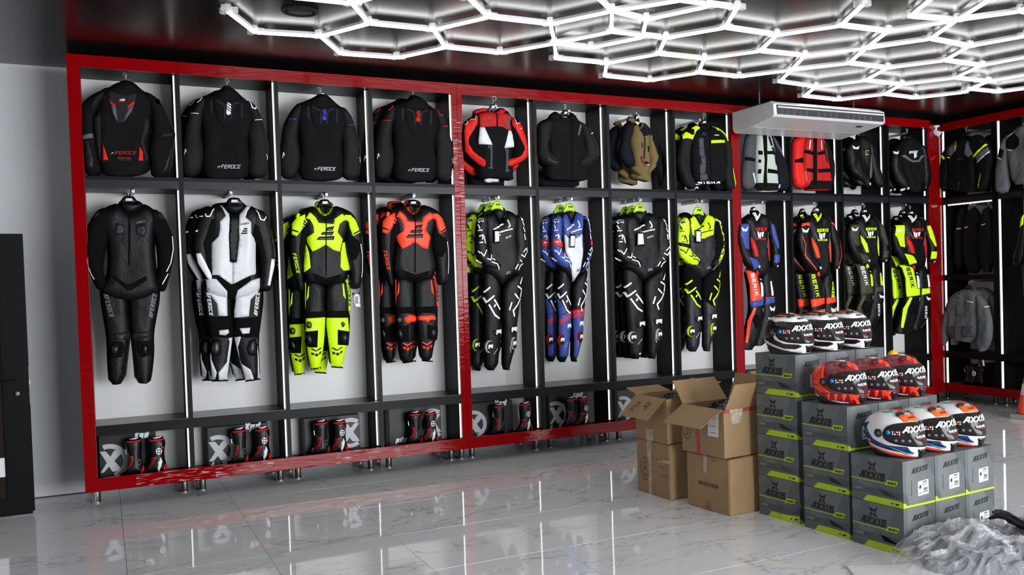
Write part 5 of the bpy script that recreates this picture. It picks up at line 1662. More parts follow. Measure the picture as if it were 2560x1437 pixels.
# ================================================================== HELMETS
mat('helmet_white', (.8, .8, .82), .2, coat=.3)
mat('helmet_orange', (1., .13, .006), .16, coat=.3)
mat('helmet_redorange', (.95, .045, .012), .2, coat=.2)
mat('helmet_navy', (.02, .022, .12), .2, coat=.2)
mat('helmet_teal', (.04, .55, .5), .25, coat=.2)
mat('helmet_maroon', (.19, .008, .012), .28, coat=.3)
mat('helmet_black', (.006, .006, .007), .16, coat=.15)
mat('helmet_gold', (.5, .27, .05), .3, metal=.5)
mat('visor_smoke', (.02, .016, .016), .14, spec=.2)
mat('sticker_blue', (.02, .22, .75), .4)
mat('vent_black', (.008, .008, .009), .35)
HA, HBk, HW, HT, HL = .180, .192, .134, .127, .128     # front, back, half width, top, lower height


def hel(u, w, off):
    """helmet shell point; u = arc along the girth (0 front, + to the wearer's left), w = up (+) / down (-), metres"""
    az = u / .15
    a = HA if math.cos(az) > 0 else HBk
    if w >= 0:
        el = min(w / (HT * 1.45), 1) * math.pi / 2
        ce, se = math.cos(el) ** .92, math.sin(el)
        x, y, z = a * ce * math.cos(az), HW * ce * math.sin(az), HT * se
    else:
        v = min(-w / HL, 1)
        s = 1 - .16 * v ** 2
        fr = max(0, math.cos(az)) ** 3
        bk = max(0, -math.cos(az))
        x = a * (s + (.17 * fr * math.sin(min(1, v * 1.05) * math.pi * .72)) - .18 * bk * v ** 1.5) * math.cos(az)
        y = HW * (s - .10 * v * fr) * math.sin(az)
        z = -HL * v * (1 - .12 * bk)
    # rear spoiler
    k = max(0, -math.cos(az)) ** 4 * math.exp(-((w - .055) / .04) ** 2)
    x -= .022 * k
    n = Vector((x / HA, y / HW, z / HT * .8)).normalized()
    return (x + n.x * off, y + n.y * off, z + n.z * off + HL + .004)


HS = lambda q, off: np.array([hel(a, b_, off) for a, b_ in np.asarray(q)])


def both(p):
    p = PP(p)
    return [p, p * np.array([-1, 1])]


def helmet(label, base, design, group):
    t = thing('helmet', label, 'helmet', (0, 0, 0), 0, group)
    nu, V, Fc = 56, [], []
    ws = [-HL, -HL * .93, -HL * .8, -HL * .65, -HL * .5, -HL * .35, -HL * .2, -.0001] + [HT * 1.45 * k / 12 for k in range(1, 12)]
    V += [Vector(hel(2 * math.pi * .15 * k / nu, -HL, -.03)) for k in range(nu)]
    for w in ws:
        V += [hel(2 * math.pi * .15 * k / nu, w, 0) for k in range(nu)]
    for i in range(len(ws)):
        for k in range(nu):
            q = (k + 1) % nu
            Fc.append((i * nu + k, i * nu + q, (i + 1) * nu + q, (i + 1) * nu + k))
    V.append(hel(0, HT * 1.45, 0))
    n = len(V) - 1
    for k in range(nu):
        Fc.append((len(ws) * nu + k, len(ws) * nu + (k + 1) % nu, n))
    link('shell', mesh('shell', V, Fc, True), t, base)
    z0 = hel(0, -HL, -.03)[2] + .012
    link('liner', mesh('liner', [(v[0], v[1], z0) for v in V[:nu]], [tuple(range(nu))]), t, 'stretch_black')

    def pt(nm, m_, *polys, off=.0015, sm=0, par=t):
        for p in polys:
            q = PP(p)
            if sm:
                q = chaikin(q, sm)
            o = patch_mesh(nm, q, HS, M(m_), par, off, .014, .002)
        return o
    design(pt)
    # visor with its stickers
    vz = pt('visor', 'visor_smoke', '-.222,-.005 -.205,.038 -.165,.058 -.10,.068 0,.07 .10,.068 .165,.058 .205,.038 .222,-.005 .20,-.035 .15,-.052 .08,-.062 0,-.065 -.08,-.062 -.15,-.052 -.20,-.035', off=.006, sm=1)
    # nothing on the visor may leave the three-level limit: stickers are its sub-parts
    pt('visor_sticker', 'sticker_blue', ell(-.188, .012, .011, .011, 16), off=.0085, par=vz)
    for nm, qs, m_ in (('lettering', letters('AXXIS', (-.118, .012), (.055, .020), .032, .27, .4, .14, 0), 'logo_white'),
                       ('lettering', letters('RACING', (-.045, -.016), (.03, -.013), .012, .3, .1, .2, 0), 'logo_white')):
        quads_mesh(nm, qs, HS, M(m_), vz, .0082, .012)
    quads_mesh('sticker_line', [np.array([(-.04, -.020), (.03, -.017), (.03, -.0195), (-.04, -.0225)])], HS, M('bright_red'), vz, .0082, .012)
    for k in range(8):
        x, y = -.168 + .011 * (k % 4), .02 - .011 * (k // 4)
        quads_mesh('sticker_dot', [np.array([(x, y), (x + .007, y), (x + .007, y - .007), (x, y - .007)])], HS, M('logo_white' if k not in (1, 6) else 'bright_red'), vz, .0082, .012)
    for k in range(3):
        c_ = (-.15 + .032 * k, -.028)
        r = ell(c_[0], c_[1], .006, .006, 8)
        quads_mesh('sticker_ring', [np.array([r[i], r[(i + 1) % 8], r[(i + 1) % 8] * .72 + np.array(c_) * .28, r[i] * .72 + np.array(c_) * .28]) for i in range(8)], HS, M('logo_white'), vz, .0082, .012)
    for sgn in (1, -1):
        o = pt('visor_hinge', 'vent_black', ell(sgn * .243, .003, .022, .022, 18), off=.008)
        pt('hinge_cap', 'gunmetal', ell(sgn * .243, .003, .011, .011, 14), off=.011, par=o)
    # chin vent, top vents, lower trim
    pt('chin_vent', 'vent_black', '-.046,-.078 .046,-.078 .024,-.123 -.024,-.123', off=.005)
    for p in both('-.135,.098 -.06,.120 -.055,.137 -.10,.142 -.15,.118'):
        pt('top_vent', 'vent_black', p, off=.009)
    for p in both('-.06,-.1345 -.20,-.108 -.28,-.090 -.36,-.108 -.40,-.1345'):
        pt('lower_trim', 'vent_black', p, off=.0045)
    return t


def d_orange(pt):
    pt('orange_panel', 'helmet_orange', '-.10,.072 0,.074 .10,.072 .13,.11 .07,.15 0,.16 -.07,.15 -.13,.11', off=.002)
    for p in both('-.14,.142 -.02,.132 0,.142 0,.192 -.2,.188 -.3,.16'):
        pt('top_panel', 'helmet_redorange', p, off=.002)
    for p in both('-.13,.137 -.03,.122 0,.127 0,.137 -.05,.132 -.15,.147 -.28,.145 -.32,.13 -.2,.135'):
        pt('teal_line', 'helmet_teal', p, off=.004)
    for p in both('-.42,.02 -.33,.055 -.34,.02 -.28,-.04 -.20,-.062 -.10,-.066 -.06,-.105 -.12,-.1 -.24,-.078 -.34,-.06 -.43,-.035'):
        pt('navy_panel', 'helmet_navy', p, off=.002)
    for p in both('-.40,.000 -.345,.010 -.345,.004 -.40,-.006') + both('-.40,-.012 -.335,-.001 -.335,-.007 -.40,-.018') + both('-.19,-.068 -.10,-.10 -.055,-.108 -.10,-.108'):
        pt('teal_line', 'helmet_teal', p, off=.004)
    for p in both('-.46,-.045 -.38,-.085 -.28,-.088 -.20,-.098 -.05,-.122 -.05,-.133 -.2,-.122 -.3,-.102 -.38,-.11 -.46,-.08'):
        pt('orange_stripe', 'helmet_redorange', p, off=.003)
    quads = letters('AXXIS', (-.052, .086), (.03, .090), .016, .25, .35, .15, 0)
    o = pt('forehead_plate', 'helmet_orange', '-.055,.083 .04,.086 .04,.106 -.055,.104', off=.0022)
    quads_mesh('lettering', quads, HS, M('label_red'), o, .0036, .012)
    quads_mesh('lettering', letters('AXXIS', (-.36, -.052), (-.31, -.056), .011, .25, .3, .15, 0), HS, M('logo_white'), o, .0036, .012)


def d_red(pt):
    for p in both('-.47,.09 -.36,.115 -.27,.095 -.245,.03 -.26,-.02 -.2,-.062 -.28,-.07 -.36,-.055 -.43,-.03'):
        pt('bright_panel', 'helmet_redorange', p, off=.002)
    for p in both('-.25,.15 -.13,.15 -.05,.095 0,.075 0,.15 -.05,.165'):
        pt('bright_panel', 'helmet_redorange', p, off=.002)
    pt('top_panel', 'helmet_white', '-.12,.165 0,.155 .12,.165 .3,.18 .3,.192 -.3,.192 -.3,.18', off=.003)
    for k, x in enumerate((-.235, -.19, -.145, -.105)):
        for p in both([(x, -.066), (x + .028, -.068), (x + .022, -.1), (x + .012, -.112), (x + .006, -.1)]):
            pt('drip_mark', 'helmet_redorange', p, off=.0025)
    for p in both('-.088,-.07 -.045,-.075 -.06,-.095 -.03,-.12 -.01,-.133 -.055,-.133 -.06,-.112 -.09,-.098'):
        pt('drip_mark', 'helmet_redorange', p, off=.0025)
    for p in both('-.42,-.06 -.34,-.085 -.2,-.108 -.1,-.12 -.2,-.122 -.33,-.105 -.42,-.09'):
        pt('white_stripe', 'helmet_white', p, off=.003)
    for p in both([(-.44, .07), (-.30, .045), (-.30, .041), (-.44, .066)]) + both([(-.44, .035), (-.29, .012), (-.29, .008), (-.44, .031)]) + both([(-.43, .0), (-.28, -.022), (-.28, -.026), (-.43, -.004)]):
        pt('fin_line', 'helmet_maroon', p, off=.0035)
    pt('emblem', 'helmet_black', '-.04,.108 -.026,.102 -.03,.096 -.036,.098', '-.012,.110 -.02,.097 -.026,.1', '-.042,.085 -.03,.096 -.028,.089', '-.012,.085 -.026,.09 -.02,.097', off=.0035)


def d_black(pt):
    for p in both('-.40,.085 -.30,.09 -.24,.072 -.20,.078 -.10,.072 0,.075 0,.125 -.08,.118 -.2,.11 -.33,.11'):
        pt('white_panel', 'helmet_white', p, off=.002)
    for p in both('-.30,.128 -.15,.117 -.05,.128 0,.13 0,.141 -.06,.138 -.15,.13 -.28,.138'):
        pt('gold_band', 'helmet_gold', p, off=.0025)
    for p in both('-.36,.150 -.2,.152 -.08,.146 0,.146 0,.151 -.08,.151 -.2,.158 -.36,.158'):
        pt('red_line', 'bright_red', p, off=.003)
    pt('top_panel', 'helmet_white', '-.06,.16 0,.156 .06,.16 .1,.18 0,.188 -.1,.18', off=.003)
    for p in both('-.25,.01 -.215,.005 -.2,-.04 -.15,-.058 -.07,-.066 0,-.068 0,-.133 -.05,-.133 -.16,-.112 -.26,-.085 -.34,-.07 -.44,-.07 -.45,-.05 -.36,-.05 -.28,-.058 -.17,-.095 -.1,-.1 -.065,-.085 -.09,-.07 -.17,-.066 -.23,-.04'):
        pt('white_panel', 'helmet_white', p, off=.0022)
    for p in both('-.28,-.056 -.17,-.093 -.10,-.098 -.10,-.101 -.17,-.097 -.28,-.060'):
        pt('red_line', 'label_red', p, off=.0035)
    for p in both('-.40,-.005 -.345,-.01 -.33,-.03 -.36,-.045 -.41,-.04'):
        pt('gold_band', 'helmet_gold', p, off=.003)
    quads = letters('AXXIS', (-.055, .086), (.03, .09), .018, .25, .35, .15, 0)
    o = pt('forehead_plate', 'helmet_white', '-.06,.082 .04,.086 .04,.108 -.06,.104', off=.0024)
    quads_mesh('lettering', quads, HS, M('helmet_black'), o, .0036, .012)


for under, base, fn, org, n, dx, grp in (('white and orange helmet with navy lower panels', 'helmet_white', d_orange, A0, 2, .025, 'white and orange helmets'),
                                       ('red helmet with dripping bright red chin marks', 'helmet_maroon', d_red, B0, 3, .0, 'red helmets'),
                                       ('black and white helmet with gold band', 'helmet_black', d_black, C0, 4, -.02, 'black and white helmets')):
    first = None
    for k, pos in enumerate(('leftmost', 'middle', 'rightmost')):
        lab = '%s, %s of its row of three' % (under, pos)
        if first is None:
            o = first = helmet(lab, base, fn, grp)
        else:
            o = dup(first, (0, 0, 0), None, lab)
        p = org + SX * (k * (WB + .004) + WB * .5 + dx) + np.array([-math.sin(TH), math.cos(TH)]) * LB * .49
        o.location = (p[0], p[1], n * HB * (1.032 if n == 4 else 1.011) + .003)
        o.rotation_euler = (0, 0, math.radians(-84 + (0, 3, -2)[k]))
# ================================================================== CARDBOARD CARTONS
mat('cardboard', (.34, .215, .105), .75, bump=.06, bscale=40, var=.07, vscale=5, bstretch=(1, 1, .2))
mat('cardboard_dark', (.22, .135, .06), .8, var=.08)
mat('packing_tape', (.62, .52, .42), .18, bump=.5, bscale=70, var=.25, vscale=25, alpha=.75)
mat('red_tape', (.55, .08, .10), .3, bump=.4, bscale=60, var=.3, vscale=20, alpha=.8)
mat('marker_ink', (.05, .04, .035), .7)
mat('poly_bag', (.008, .008, .009), .16, bump=.6, bscale=25)


def carton(label, c, ang, L, Wd, H, z, flaps=None, group='brown cardboard cartons', taper=0):
    """c = near-left corner column on the plan: corner nearest the camera; L along the left face (going back), Wd along the right face"""
    t = thing('cardboard_carton', label, 'carton', (c[0], c[1], z), ang, group)
    if flaps is None:
        bm = bmesh.new()
        vs = [bm.verts.new(v) for v in boxv(0, Wd, 0, L, .001, H)]
        for f in BOXF:
            bm.faces.new([vs[i] for i in f])
        bmesh.ops.bevel(bm, geom=bm.edges[:], offset=.006, segments=2, affect='EDGES')
        bmesh.ops.subdivide_edges(bm, edges=bm.edges[:], cuts=3, use_grid_fill=True)
        for v in bm.verts:
            if v.co.z > .02:
                v.co += Vector([noise.noise(v.co * 9 + Vector((k * 7, L, H))) * .006 for k in range(3)])
        me = bpy.data.meshes.new('carton_body')
        bm.to_mesh(me)
        bm.free()
        link('carton_body', me, t, 'cardboard')
    else:
        th = .007
        box('side_panel', 0, th, 0, L, .001, H, 'cardboard', t)
        box('side_panel', Wd - th, Wd, 0, L, .001, H, 'cardboard', t)
        box('end_panel', th, Wd - th, 0, th, .001, H, 'cardboard', t)
        box('end_panel', th, Wd - th, L - th, L, .001, H, 'cardboard', t)
        box('bottom_panel', th, Wd - th, th, L - th, .001, .012, 'cardboard_dark', t)
        for nm, (ax, a, w) in flaps.items():
            a = math.radians(a)
            # hinge on the top edge; a = angle above horizontal, outwards
            d, u = math.cos(a) * w, math.sin(a) * w
            n_ = (-math.sin(a) * .005, math.cos(a) * .005)
            if ax == 'left':
                q = [(0, .01), (0, L - .01)]
                P = [(0, .01, H), (0, L - .01, H), (-d, L - .02, H + u), (-d, .02, H + u)]
                off = (-n_[0] * -1, 0, n_[1])
            elif ax == 'right':
                P = [(Wd, .01, H), (Wd, L - .01, H), (Wd + d, L - .02, H + u), (Wd + d, .02, H + u)]
                off = (n_[0], 0, n_[1])
            elif ax == 'front':
                P = [(.01, 0, H), (Wd - .01, 0, H), (Wd - .02, -d, H + u), (.02, -d, H + u)]
                off = (0, -n_[0] * -1, n_[1])
            else:
                P = [(.01, L, H), (Wd - .01, L, H), (Wd - .02, L + d, H + u), (.02, L + d, H + u)]
                off = (0, n_[0], n_[1])
            V = P + [(p[0] + off[0], p[1] + off[1], p[2] + off[2]) for p in P]
            link('flap', mesh('flap', V, BOXF), t, 'cardboard')
    return t


def on_left(t, L):
    return flat(lambda u, v, o: (-o, L - u, v))


def on_front(t):
    return flat(lambda u, v, o: (u, -o, v))


def strip(t, nm, m_, s, p, off=.002):
    patch_mesh(nm, PP(p), s, M(m_), t, off, .04, .0015, False)


def pen(t, s, lines, w=.004, off=.0025, nm='pen_mark'):
    qs = []
    for ln in lines:
        p = PP(ln)
        for a, b_ in zip(p[:-1], p[1:]):
            d = (b_ - a) / max(1e-6, np.linalg.norm(b_ - a))
            n_ = np.array([-d[1], d[0]]) * w / 2
            qs.append(np.array([a + n_, b_ + n_, b_ - n_, a - n_]))
    return quads_mesh(nm, qs, s, M('marker_ink'), t, off)


def ring(cx, cy, rx, ry, n=18):
    q = ell(cx, cy, rx, ry, n)
    return ' '.join('%.4f,%.4f' % tuple(p) for p in list(q) + [q[0]])


AC_ = (3.725, -2.23)
H1 = zat(1113, *AC_)
t = carton('cardboard carton marked with a circled 8, lower one of the left stack', AC_, math.radians(2), .45, .36, H1, 0)
s = on_left(t, .45)
strip(t, 'packing_tape', 'packing_tape', s, '.15,%.3f .215,%.3f .20,.0 .17,.0' % (H1, H1), .004)
pen(t, s, [ring(.12, H1 * .46, .062, .085), ring(.12, H1 * .46 + .026, .022, .026), ring(.12, H1 * .46 - .026, .026, .028)], .004, .006)
strip(t, 'packing_tape', 'packing_tape', s, '.30,%.3f .45,%.3f .45,%.3f .30,%.3f' % (H1 * .7, H1 * .72, H1 * .66, H1 * .64), .004)
for k, yy in enumerate((.66, .54, .40)):
    pen(t, s, ['%.3f,%.3f %.3f,%.3f %.3f,%.3f %.3f,%.3f %.3f,%.3f' % (.28 + .03 * k, H1 * yy, .30 + .03 * k, H1 * yy + .02, .32 + .03 * k, H1 * yy, .34 + .03 * k, H1 * yy + .018, .37 + .03 * k, H1 * yy)], .003, .006)
H2 = zat(999, 3.73, -2.2)
t = carton('open cardboard carton with flap marked 2.9, upper one of the left stack', (3.722, -2.215), math.radians(3), .42, .34, H2 - H1, H1 + .004, dict(a=('left', -42, .21), b=('right', 25, .2), c=('back', 12, .16)))
lf = [c for c in t.children if c.name.startswith('flap')][0]
d_, u_ = math.cos(math.radians(-42)), math.sin(math.radians(-42))
fs = flat(lambda u, v, o: (-(.21 - v) * d_ + u_ * (o + .006) * 1.0, .42 - u, (H2 - H1) + (.21 - v) * u_ + d_ * (o + .006)))
o = quads_mesh('lettering', letters('2.9', (.10, .06), (.28, .075), .08, .09, .2, .5, 0), fs, M('marker_ink'), lf, .002)
s = on_left(t, .42)
strip(t, 'packing_tape', 'packing_tape', s, '.14,.0 .23,.0 .23,.09 .14,.085', .003)
bag_z = H2 - .03
AB = (3.805, -2.855)
H3 = zat(1150, *AB)
t = carton('cardboard carton stamped with its measurements, lower one of the right stack', AB, math.radians(5), .46, .43, H3, 0)
s = on_left(t, .46)
quads_mesh('lettering', letters('MEAS.48.5X45.5X40CM', (.14, H3 * .44), (.345, H3 * .44), .026, .14, .0, .25, 0), s, M('marker_ink'), t, .007, .05)
strip(t, 'packing_tape', 'packing_tape', s, '.19,%.3f .23,%.3f .225,%.3f .195,%.3f' % (H3, H3, H3 * .68, H3 * .68), .004)
strip(t, 'packing_tape', 'cardboard_dark', s, '.21,.0 .26,.0 .255,.05 .22,.055', .004)
pen(t, s, ['.28,%.3f .295,%.3f .31,%.3f .33,%.3f .35,%.3f' % (H3 - .03, H3 - .014, H3 - .03, H3 - .015, H3 - .03)], .003, .007)
H4 = zat(1028, 3.80, -2.83)
t = carton('open cardboard carton full of black bags, upper one of the right stack', (3.79, -2.83), math.radians(5), .46, .43, H4 - H3, H3 + .006, dict(a=('left', -30, .215), b=('front', 62, .2), c=('right', 70, .2), d=('back', 50, .2)))
s = on_left(t, .46)
hh = H4 - H3
pen(t, s, [ring(.06, hh * .5, .045, .075), '.075,%.3f .045,%.3f .045,%.3f .07,%.3f .07,%.3f .04,%.3f' % (hh * .68, hh * .68, hh * .53, hh * .5, hh * .38, hh * .35)], .004, .003)
strip(t, 'red_tape', 'red_tape', s, '.15,%.3f .185,%.3f .21,0 .17,0' % (hh * .85, hh * .85), .003)
strip(t, 'packing_slip', 'paper_white', s, '.30,%.3f .41,%.3f .40,%.3f .29,%.3f' % (hh * .97, hh * .97, hh * .42, hh * .42), .003)
pen(t, s, ['.31,%.3f .38,%.3f' % (hh * k, hh * k) for k in (.9, .85, .8, .64, .5)], .003, .0045, 'slip_print')
f_ = on_front(t)
strip(t, 'packing_tape', 'packing_tape', f_, '.05,%.3f .17,%.3f .15,%.3f .07,%.3f' % (hh, hh, hh * .7, hh * .7), .003)
strip(t, 'red_tape', 'red_tape', f_, '.0,%.3f .43,%.3f .43,%.3f .0,%.3f' % (hh, hh, hh * .92, hh * .93), .002)
for lab, cx, cy, z, r, par in (('glossy black plastic bag inside the open carton marked 2.9', 3.90, -2.0, H2 - .10, (.13, .17, .12), 1), ('glossy black plastic bag inside the upper right open carton', 3.98, -2.58, H4 - .09, (.18, .19, .13), 2)):
    bm = bmesh.new()
    bmesh.ops.create_icosphere(bm, subdivisions=4, radius=1)
    for v in bm.verts:
        n_ = noise.noise(v.co * 2.2 + Vector((cx * 5, 0, 0))) * .22 + noise.noise(v.co * 6) * .12
        v.co *= 1 + n_
        v.co = Vector((max(-1, min(1, v.co.x)) * r[0], max(-1, min(1, v.co.y)) * r[1], v.co.z * r[2]))
    me = bpy.data.meshes.new('plastic_bag')
    bm.to_mesh(me)
    bm.free()
    me.polygons.foreach_set('use_smooth', [True] * len(me.polygons))
    o = link('plastic_bag', me, None, 'poly_bag')
    o.location = (cx, cy, z)
    tag(o, lab, 'bag')
q = at(1878, 1000, y=-2.0)
t = carton('cardboard carton mostly hidden behind the black and white helmet stacks', (q[0], -2.0), 0, .05, .4, zat(929, q[0], -2.0), 0)
q = at(2236, 960, y=-3.0)
zc = zat(898, q[0] + .1, -3.0)
t = carton('cardboard carton under the yellow cap behind the red helmets', (q[0], -3.0), math.radians(3), .22, .24, zc, 0)
q = at(2229, 890, y=-2.95)
cp = thing('cap', 'small yellow cap resting on a carton behind the red helmets', 'cap', (q[0] + .035, -2.93, zc + .002), .4)
mat('cap_yellow', (.75, .42, .02), .7)
mb = MB()
mb.lathe([(.082, 0), (.085, .02), (.080, .055), (.062, .085), (.03, .102), (.002, .106)], 20)
cp.scale = (.5, .5, .6)
mb.build('crown', 'cap_yellow', cp, True)
mb = MB()
mb.lathe([(.008, .104), (.009, .110), (.001, .113)], 8)
mb.build('button', 'gold', cp, True)
V = [(.07 * math.cos(a), .075 * math.sin(a), .004) for a in np.linspace(-1.1, 1.1, 9)] + [(.07 + .09 * math.cos(a * .9), .085 * math.sin(a), -.0005 + .004) for a in np.linspace(-1.1, 1.1, 9)]
link('brim', mesh('brim', V + [(x, y, z + .003) for x, y, z in V], [(i, i + 1, i + 10, i + 9) for i in range(8)] + [(i + 18, i + 27, i + 28, i + 19) for i in range(8)]), cp, 'cap_yellow')

# ================================================================== BOOTS AND BOOT BOXES
mat('boot_black', (.003, .003, .0035), .42, spec=.3)
mat('boot_box_black', (.007, .007, .008), .45, spec=.3)
mat('boot_box_silver', (.5, .5, .53), .4)


def boots():
    C = (180, 1040, 6.2475)
    g = Garment('riding_boot', 'x', 'boot', C, .14, noise_amp=.003, seed=120, group='black and red boots')
    i = g.piece('upper', 'boot_black', '865,352 960,325 1078,312 1095,400 1085,620 1105,740 1128,840 1128,888 1020,905 760,925 765,900 840,825 868,690 858,560 825,450 830,380', 0, .055, 1, .015)
    g.patch('top_band', 'bright_red', i, '842,385 1075,358 1078,378 846,408')
    g.patch('lining', 'logo_white', i, '875,356 1030,316 1035,332 980,350', off=.005)
    g.patch('flex_panel', 'label_red', i, '885,610 955,600 960,680 925,770 860,830 850,810 890,720')
    g.stroke('flex_line', 'boot_black', i, 8, '880,640 960,635', '885,675 955,672', '880,712 945,710', '870,745 930,745', '860,780 915,778', off=.009)
    g.stroke('ankle_ring', 'logo_grey', i, 10, ring(1048, 702, 27, 42, 12).replace('.0000', ''), off=.006)
    g.patch('heel_guard', 'bright_red', i, '1108,755 1128,790 1128,880 1065,892', off=.006)
    g.stroke('buckle', 'steel_grey', i, 9, '838,520 848,590', '878,575 880,610', off=.006)
    h = Garment('riding_boot', 'x', 'boot', C, .14, noise_amp=.003, seed=121, group='black and red boots')
    i = h.piece('upper', 'boot_black', '1200,345 1290,318 1395,298 1440,340 1462,425 1440,520 1445,640 1470,730 1490,800 1490,848 1340,872 1065,900 1070,880 1180,795 1215,690 1205,560 1192,450', 0, .055, 1, .015)
    h.patch('top_band', 'bright_red', i, '1200,365 1400,340 1430,330 1432,355 1400,362 1202,390')
    h.patch('lining', 'logo_white', i, '1240,335 1390,302 1396,318 1300,342', off=.005)
    h.patch('flex_panel', 'label_red', i, '1225,640 1310,615 1320,640 1270,740 1200,800 1180,795 1230,710')
    h.stroke('flex_line', 'boot_black', i, 8, '1215,668 1310,660', '1220,700 1290,695', '1210,735 1275,730', '1195,770 1250,765', off=.009)
    h.patch('shin_guard', 'logo_white', i, '1378,620 1408,690 1360,845 1338,848 1328,790 1345,740 1335,705 1360,680', off=.005)
    h.patch('heel_guard', 'bright_red', i, '1452,722 1485,790 1488,848 1410,852', off=.006)
    h.stroke('side_emblem', 'logo_white', i, 12, ring(1352, 532, 44, 46, 14).replace('.0000', ''), '1352,495 1352,570', '1315,532 1388,532', off=.007)
    h.patch('size_tab', 'bright_red', i, '1385,455 1420,455 1422,498 1385,490', off=.009)
    h.stroke('buckle', 'steel_grey', i, 8, '1385,410 1388,455', off=.006)
    return g, h


g1, g2 = boots()
b1, b2 = g1.root, g2.root
x1, x2 = [at(px, v, y=.14)[0] for px, v in ((335, 1150), (392, 1145))]
BN = ('under the black suit', 'under the white and black suit', 'under the fluorescent yellow suit', 'under the fluorescent red suit', 'under the suits by the middle red post', 'under the blue suits')
pos = ((335, 392), (597, 655), (802, 848), (1036, 1075), (1246, 1312), (1424, 1456))
for k, (pa, pb) in enumerate(pos):
    vv = 1150 - .105 * (pa - 335)
    la = 'black boot with grey ankle ring, %s' % BN[k]
    lb = 'black boot with white round emblem, %s' % BN[k]
    if k == 0:
        b1['label'], b2['label'] = la, lb
        L1, L2 = Vector(b1.location), Vector(b2.location)
    else:
        dup(b1, L1 + Vector((at(pa, vv, y=.14)[0] - x1, 0, 0)), None, la)
        dup(b2, L2 + Vector((at(pb, vv - 5, y=.14)[0] - x2, -.0, 0)), None, lb)
bz = ZBI - .0545
BX = ((.10, at(390, 1100, y=.25)[0], 0, 'l'), (at(519, 1100, y=.25)[0], at(671, 1100, y=.25)[0], 1, 'l'), (at(762, 1100, y=.25)[0], at(900, 1080, y=.25)[0], 2, 'r'), (at(973, 1060, y=.25)[0], at(1103, 1050, y=.25)[0], 3, 'r'),
      (3.06, at(1282, 1040, y=.25)[0], 4, 'l'), (at(1372, 1030, y=.25)[0], at(1470, 1020, y=.25)[0], 5, 'l'), (at(1543, 1010, y=.25)[0], 5.04, 6, 'l'))
BN2 = BN + ('beside the carton flap marked 2.9',)
for x0, x1_, k, side_ in BX:
    w = x1_ - x0
    h_ = S2B - bz - (.03 if k in (0, 3, 5) else .045)
    t = thing('boot_box', 'black boot box with silver cross, %s' % BN2[k], 'box', (x0, .25, bz), 0, 'black boot boxes')
    box('carton', 0, w, 0, .13, .0005, h_, 'boot_box_black', t, .003)
    fs = flat(lambda u, v, o: (u, -o, v))
    cx, cy = (w * .16, h_ * .40) if side_ == 'l' else (w * .82, h_ * .52)
    R_ = h_ * .40
    qs = []
    r = ell(cx, cy, R_, R_, 40)
    for i in range(40):
        q = np.array([r[i], r[(i + 1) % 40], r[(i + 1) % 40] * .73 + np.array([cx, cy]) * .27, r[i] * .73 + np.array([cx, cy]) * .27])
        if q[:, 0].min() > .004 and q[:, 0].max() < w - .004 and q[:, 1].min() > .002 and q[:, 1].max() < h_ - .003:
            qs.append(q)
    quads_mesh('ring_print', qs, fs, M('boot_box_silver'), t, .0015)
    xs_ = []
    for a, b_ in (((-.42, .6), (.42, -.6)), ((.55, .6), (-.55, -.6))):
        a, b_ = np.array(a) * R_ + (cx, cy), np.array(b_) * R_ + (cx, cy)
        wd = np.array([.27 * R_, 0])
        q = np.array([a - wd, b_ - wd, b_ + wd, a + wd])
        q[:, 0] = np.clip(q[:, 0], .004, w - .004)
        xs_.append(q)
    quads_mesh('cross_print', xs_, fs, M('boot_box_silver'), t, .002)
    if side_ == 'l':
        quads_mesh('lettering', letters('Xpd', (w * .60, h_ * .86), (w * .86, h_ * .86), .055, .28, .25, .15, 0), fs, M('logo_white'), t, .002)
    else:
        q = letters('Xpd', (w * .12, h_ * .10), (w * .33, h_ * .10), .045, .28, .25, .15, 0)
        c_ = np.array([w * .225, h_ * .10 + .02])
        quads_mesh('lettering', [2 * c_ - np.array(z) for z in q], fs, M('logo_white'), t, .002)
# boots on the right wall
C = (2330, 840, 6.53)
for k, (p, lab) in enumerate((('550,450 660,435 700,480 680,640 690,740 690,800 480,790 560,690 590,600', 'plain black boot on the right wall shelf, the one farther left'), ('640,480 700,450 830,440 880,540 855,650 870,780 860,815 600,790 660,710 675,620', 'black boot with white round emblem on the right wall'))):
    g = Garment('riding_boot', lab, 'boot', C, XR + (.2, .12)[k], 'x', 'black boots on the right wall', noise_amp=.003, seed=130 + k)
    i = g.piece('upper', 'boot_black', p, 0, .05, 1, .015)
    if k:
        g.stroke('side_emblem', 'logo_white', i, 14, ring(730, 605, 36, 38, 14).replace('.0000', ''), '730,575 730,635', '700,605 760,605', off=.008)
        i = g.piece('swing_tag', 'logo_dark', '735,330 795,325 860,490 770,515', -.1, .002, 0)
        g.patch('tag_label', 'paper_white', i, '798,328 830,328 858,488 838,492', off=.003)
        g.stroke('tag_print', 'gold', i, 10, '745,380 770,350', '760,490 800,470', off=.003)
    else:
        g.stroke('buckle', 'steel_grey', i, 8, '530,520 552,590')
t = thing('boot_box', 'black boot box with silver ring behind the right wall boots', 'box', (XR + .30, -.52, bz), 0, 'black boot boxes')
box('carton', 0, .12, 0, .36, .0005, .30, 'boot_box_black', t, .003)
fs = flat(lambda u, v, o: (-o, .36 - u, v))
r = ell(.34, .16, .13, .13, 40)
qs = [np.array([r[i], r[(i + 1) % 40], r[(i + 1) % 40] * .78 + np.array([.34, .16]) * .22, r[i] * .78 + np.array([.34, .16]) * .22]) for i in range(40) if r[i][0] < .355 and r[(i + 1) % 40][0] < .355]
quads_mesh('ring_print', qs, fs, M('boot_box_silver'), t, .0015)
